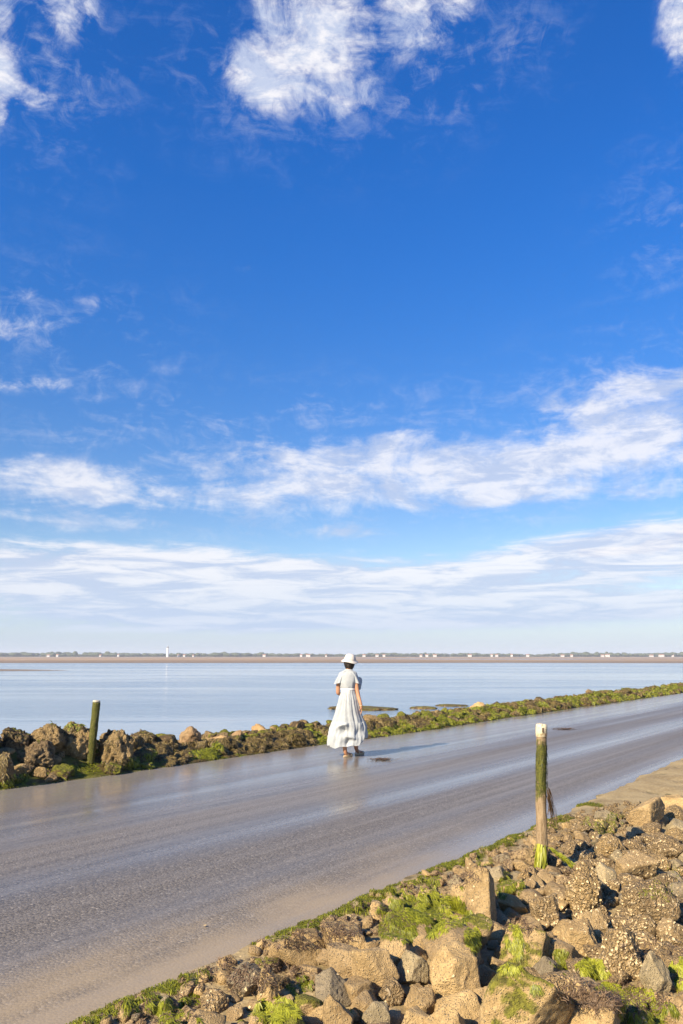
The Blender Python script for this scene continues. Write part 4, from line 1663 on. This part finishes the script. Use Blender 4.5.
# head: skull, jaw, nose, brow, ears
HC = Vector((wx(250) + .004, .035, 1.565))
hv, hf = ico_arr(4)
hp = []
for v in hv:
    x, y, z = v
    q = Vector((x * .074, y * .092, z * .112))
    if z < 0:
        q.x *= 1 - .28 * (-z) ** 1.5 * (1 if y > -.2 else .7)
        q.y += .012 * (-z) * max(0, y)
    if y > .75 and abs(x) < .20 and -.35 < z < .1:                          # nose
        q.y += .020 * (1 - abs(x) / .20) * max(0, 1 - abs(z + .18) / .27)
    if y > .55 and .08 < z < .28 and .14 < abs(x) < .55:                     # eye sockets
        q.y -= .006
    if y > .7 and -.62 < z < -.44 and abs(x) < .3:                           # lips
        q.y += .005
    if abs(x) > .93 and -.28 < z < .2 and abs(y) < .3:                       # ears
        q.x += math.copysign(.016 * (1 - abs(y) / .3), x)
    hp.append(HC + q)
pieces.append(pymesh('head', hp, hf))
jb = bmesh.new()
for pm in pieces:
    jb.from_mesh(pm)
person_me = bpy.data.meshes.new('person')
jb.to_mesh(person_me)
jb.free()
person = obj('person', person_me, M['skin'])
person.location = FEET
tag(person, 'woman in white hat and long pale dress walking away along the road', 'person')


def interp(tab, z):
    tab = sorted(tab)
    if z <= tab[0][0]:
        return tab[0][1:]
    for a, b_ in zip(tab, tab[1:]):
        if z <= b_[0]:
            k = (z - a[0]) / (b_[0] - a[0])
            k = k * k * (3 - 2 * k) * .5 + k * .5
            return tuple(u + (v - u) * k for u, v in zip(a[1:], b_[1:]))
    return tab[-1][1:]


# z, centre x, half width, centre y, half depth
BOD = [(1.43, -.022, .056, .005, .056), (1.405, -.026, .085, .003, .066), (1.38, -.03, .145, 0, .085), (1.33, -.032, .165, 0, .108), (1.22, -.034, .158, 0, .118),
       (1.15, -.033, .132, 0, .112), (1.10, -.028, .112, 0, .10)]
SK = [(1.10, -.028, .113, 0, .10), (1.06, -.026, .125, 0, .112), (.92, -.025, .168, .0, .14), (.75, -.03, .208, .02, .17), (.58, -.028, .262, .05, .20), (.545, -.027, .272, .055, .21)]
LT = [(.565, -.027, .277, .055, .215), (.53, -.027, .292, .055, .225), (.45, -.025, .312, .06, .235), (.32, -.037, .332, .06, .24), (.22, -.05, .335, .06, .24), (.14, -.06, .325, .06, .235)]
dv_, df_ = [], []


def add_loft(rings, closed=True):
    v, f = loft(rings, closed)
    b0 = len(dv_)
    dv_.extend(v)
    df_.extend([tuple(i + b0 for i in q) for q in f])


NA = 160
angs = [2 * math.pi * i / NA for i in range(NA)]


def ring(tab, z, fold, zfun=None):
    cx, a, cy, b_ = interp(tab, z)
    out = []
    for an in angs:
        k = 1 + fold(an, z)
        zz = zfun(an, z) if zfun else z
        out.append((cx + a * k * math.cos(an), cy + b_ * k * math.sin(an), zz))
    return out


# bodice
def fold_b(an, z):
    return .018 * math.sin(9 * an + z * 9) * sstep(z, 1.36, 1.15) + .02 * noise.noise(Vector((math.cos(an) * 3, math.sin(an) * 3, z * 9))) if z < 1.38 else 0.0


add_loft([ring(BOD, z, fold_b) for z in lin(1.43, 1.095, 26)])


# gathered skirt
def fold_s(an, z):
    k = sstep(z, 1.10, .95) if False else 1 - sstep(z, .98, 1.10)
    ph = 1.6 * noise.noise(Vector((math.cos(an) * 1.5, math.sin(an) * 1.5, z * 1.2)))
    f = .030 * math.sin(13 * an + ph * 2 + z * 2.2) + .018 * math.sin(23 * an + 3 * ph)
    f += .05 * noise.fractal(Vector((math.cos(an) * 2.2, math.sin(an) * 2.2, z * 2.0)), 1, 2, 3)
    return f * (.35 + .65 * k) - .0


add_loft([ring(SK, z, fold_s) for z in lin(1.102, .548, 36)])


# flounce, pulled by the wind to the left, hem raised on the right
def zf(an, z):
    k = (.565 - z) / (.565 - .14)
    lift = .15 * sstep(math.cos(an), .35, 1.0) + .02 * math.sin(an * 4 + 1) + .012 * math.sin(9 * an)
    return z + lift * max(0, k) ** 1.4 + .012 * math.sin(3 * an + 2) * (1 - k)


def fold_l(an, z):
    k = (.565 - z) / (.565 - .14)
    ph = 1.8 * noise.noise(Vector((math.cos(an) * 1.8 + 4, math.sin(an) * 1.8, z * 2.0)))
    f = (.034 * math.sin(17 * an + 2.4 * ph - z * 3) + .020 * math.sin(29 * an - 2 * ph)) * (.55 + .45 * (1 - k))
    f += .085 * noise.fractal(Vector((math.cos(an) * 2.4 + 7, math.sin(an) * 2.4, z * 3.0)), 1, 2, 4) * (.3 + k)
    # hollow where the wind presses the cloth in at the back
    g = math.exp(-((an - 4.45) / .30) ** 2 - ((z - .42) / .07) ** 2)
    g2 = math.exp(-((an - 4.75) / .26) ** 2 - ((z - .24) / .08) ** 2)
    g3 = math.exp(-((an - 5.35) / .22) ** 2 - ((z - .40) / .10) ** 2)
    lip = math.exp(-((an - 4.42) / .34) ** 2 - ((z - .525 - .12 * (an - 4.42)) / .03) ** 2) + math.exp(-((an - 4.80) / .30) ** 2 - ((z - .335 + .10 * (an - 4.80)) / .032) ** 2)
    return f + .20 * lip - .34 * g - .30 * g2 - .16 * g3 + .07 * math.exp(-((an - 3.9) / .3) ** 2 - ((z - .33) / .1) ** 2)


add_loft([ring(LT, z, fold_l, zf) for z in lin(.568, .175, 40)])


# sleeves
def sleeve(axis, ra, rb_, seed):
    rings = []
    n = len(axis)
    for j, (x, y, z) in enumerate(axis):
        k = j / (n - 1)
        r1 = ra[0] + (ra[1] - ra[0]) * k
        r2 = rb_[0] + (rb_[1] - rb_[0]) * k
        rg_ = []
        for i in range(40):
            an = 2 * math.pi * i / 40
            q = 1 + (.10 * k) * math.sin(5 * an + seed) + .08 * noise.noise(Vector((math.cos(an) * 2, math.sin(an) * 2, k * 2 + seed)))
            rg_.append((x + r1 * q * math.cos(an), y + r2 * q * math.sin(an), z + .25 * r1 * math.cos(an) * (1 if x > 0 else -1) * (-1)))
        rings.append(rg_)
    add_loft(rings)


sleeve([(-.115 - .085 * k, 0, 1.365 - .165 * k + .015 * math.sin(3.14 * k)) for k in lin(-.25, 1, 14)], (.058, .072), (.075, .092), 1.0)
sleeve([(.050 + .075 * k, .0 + .02 * k, 1.365 - .165 * k + .015 * math.sin(3.14 * k)) for k in lin(-.25, 1, 14)], (.058, .068), (.075, .105), 2.0)
# right cuff loose in the wind, on the far side of the arm
cuff = []
for j, k in enumerate(lin(0, 1, 14)):
    cuff.append([(wx(318 + 46 * k * math.sin(.5 + 2.1 * u)) + .01 * math.sin(7 * u), .06 + .05 * u + .03 * k * math.sin(5 * u), 1.30 - .21 * u + .02 * k * math.sin(6 * u)) for u in lin(0, 1, 16)])
add_loft(cuff, False)
dm = pymesh('dress', dv_, df_)
dress = obj('dress', dm, M['cotton'], person)
bl = []
for z, q in ((1.118, 1.03), (1.112, 1.06), (1.092, 1.06), (1.086, 1.03)):
    cx, a, cy, b_ = interp(BOD if z > 1.1 else SK, z)
    bl.append([(cx + a * q * math.cos(an) * 1.03, cy + b_ * q * math.sin(an) * 1.03, z) for an in angs])
bv, bf = loft(bl, True)
belt = obj('belt', pymesh('belt', bv, bf), mat_plain('belt_cloth', (.66, .63, .58), (.74, .72, .68), 30), person)
tb = Blades()
r_ = random.Random(9)
for i in range(4):
    tb.strip(Vector((-.05 + .012 * i, -.112, 1.10)), Vector((0, -1, 0)), Vector((r_.uniform(-.25, .25), 0, -1)).normalized(), r_.uniform(.06, .16), .014, 5, .12, .2, r_)
obj('belt_tie', pymesh('belt_tie', tb.v, tb.f), bpy.data.materials['belt_cloth'], belt)

# hair under the hat, down to the nape
hh = []
for v in hv:
    x, y, z = v
    q = Vector((x * (.094 if z < 0 else .080), y * (.100 if z < 0 else .088) - .012, z * (.080 if z > 0 else .158)))
    if y > .35:
        q.y = .35 * .10 + (y - .35) * .03 - .012
    if z < -.5:
        q.x *= 1 + .1 * (-.5 - z)
    q += Vector(v) * .008 * noise.noise(Vector((x * 9, y * 9, z * 2)))
    hh.append(HC + q + Vector((0, 0, -.004)))
obj('hair', pymesh('hair', hh, hf), M['hair'], person)

hat_p = [(.001, .106), (.040, .102), (.070, .088), (.088, .060), (.096, .030), (.099, .012), (.104, .003), (.122, -.010), (.140, -.024), (.144, -.031), (.139, -.031), (.112, -.014), (.096, -.004), (.092, .01)]
nn = 64
rings = []
for (r, z) in hat_p:
    rings.append([(r * math.cos(a) * (1 + .03 * math.sin(3 * a) * (r > .1)), r * 1.06 * math.sin(a), z + (.008 * math.sin(3 * a + 1) if r > .11 else 0)) for a in [2 * math.pi * i / nn for i in range(nn)]])
hvv, hff = loft(rings, True)
HM = Matrix.Translation((wx(257), .03, 1.582)) @ Matrix.Rotation(R(7), 4, 'Y') @ Matrix.Rotation(R(7), 4, 'X')
hvv = [HM @ Vector(p) for p in hvv]
hat = obj('hat', pymesh('hat', hvv, hff), M['hat'], person)
bvv, bff = loft([[(r * math.cos(a), r * 1.06 * math.sin(a), z) for a in [2 * math.pi * i / nn for i in range(nn)]] for r, z in ((.0985, .012), (.1005, .014), (.0965, .034), (.0955, .035))], True)
obj('hat_band', pymesh('hat_band', [HM @ Vector(p) for p in bvv], bff), M['hat'], hat)


def sandal(p0, p1):
    d = Vector((p1[0] - p0[0], p1[1] - p0[1], 0))
    L = d.length
    d.normalize()
    sd_ = Vector((-d.y, d.x, 0))
    rings = []
    for z, q in ((.0, .96), (.004, 1.0), (.022, 1.0), (.026, .97)):
        rg_ = []
        for i in range(28):
            a = 2 * math.pi * i / 28
            u = math.cos(a)
            wdt = .036 + .010 * u
            c = Vector((p0[0] + d.x * (L / 2 + (L / 2) * q * u), p0[1] + d.y * (L / 2 + L / 2 * q * u), z + .001)) + sd_ * wdt * q * math.sin(a)
            rg_.append(tuple(c))
        rings.append(rg_)
    v, f = loft(rings, True, True, True)
    so_ = obj('sandal', pymesh('sandal', v, f), M['sandal'], person)
    sv2, sf2 = [], []
    for u0, hh_, w0 in ((.30, .085, .046), (.68, .062, .050), (.80, .056, .048)):
        rows = []
        for du in (-.05, .05):
            rows.append([tuple(Vector((p0[0], p0[1], 0)) + d * (L * (u0 + du)) + sd_ * w0 * math.cos(a) + Vector((0, 0, .02 + (hh_ - .02) * math.sin(a)))) for a in lin(0, math.pi, 12)])
        v, f = loft(rows, False)
        b0 = len(sv2)
        sv2 += v
        sf2 += [tuple(i + b0 for i in q) for q in f]
    obj('strap', pymesh('strap', sv2, sf2), M['sandal'], so_)


sandal((wx(200), -.05), (wx(276), .11))
sandal((wx(300), .24), (wx(380), .41))
bb_ = [[(rh[0] + (.031 + dr) * math.cos(a), rh[1] + (.031 + dr) * math.sin(a), rh[2] + .012 + dz) for a in lin(0, 6.283 * 23 / 24, 24)] for dr, dz in ((0, -.006), (.004, 0), (0, .006))]
v, f = loft(bb_, True)
obj('bracelet', pymesh('bracelet', v, f), M['sandal'], person)


# ------------------------------------------------------------------ sea air
hb = bmesh.new()
box(hb, -3600, 3600, -300, 3600, -3.6, 26)
hz_o = bpy.data.objects.new('haze', bm_done(hb, 'haze'))
COL.objects.link(hz_o)
hm = bpy.data.materials.new('sea_haze')
hm.use_nodes = True
hn = hm.node_tree.nodes
for n_ in list(hn):
    if n_.type != 'OUTPUT_MATERIAL':
        hn.remove(n_)
pv = hn.new('ShaderNodeVolumePrincipled')
pv.inputs['Color'].default_value = (0.80, 0.87, 1.0, 1)
pv.inputs['Density'].default_value = 0.00027
pv.inputs['Anisotropy'].default_value = 0.0
hm.node_tree.links.new(pv.outputs[0], [n_ for n_ in hn if n_.type == 'OUTPUT_MATERIAL'][0].inputs['Volume'])
hz_o.data.materials.append(hm)
tag(hz_o, kind='stuff')
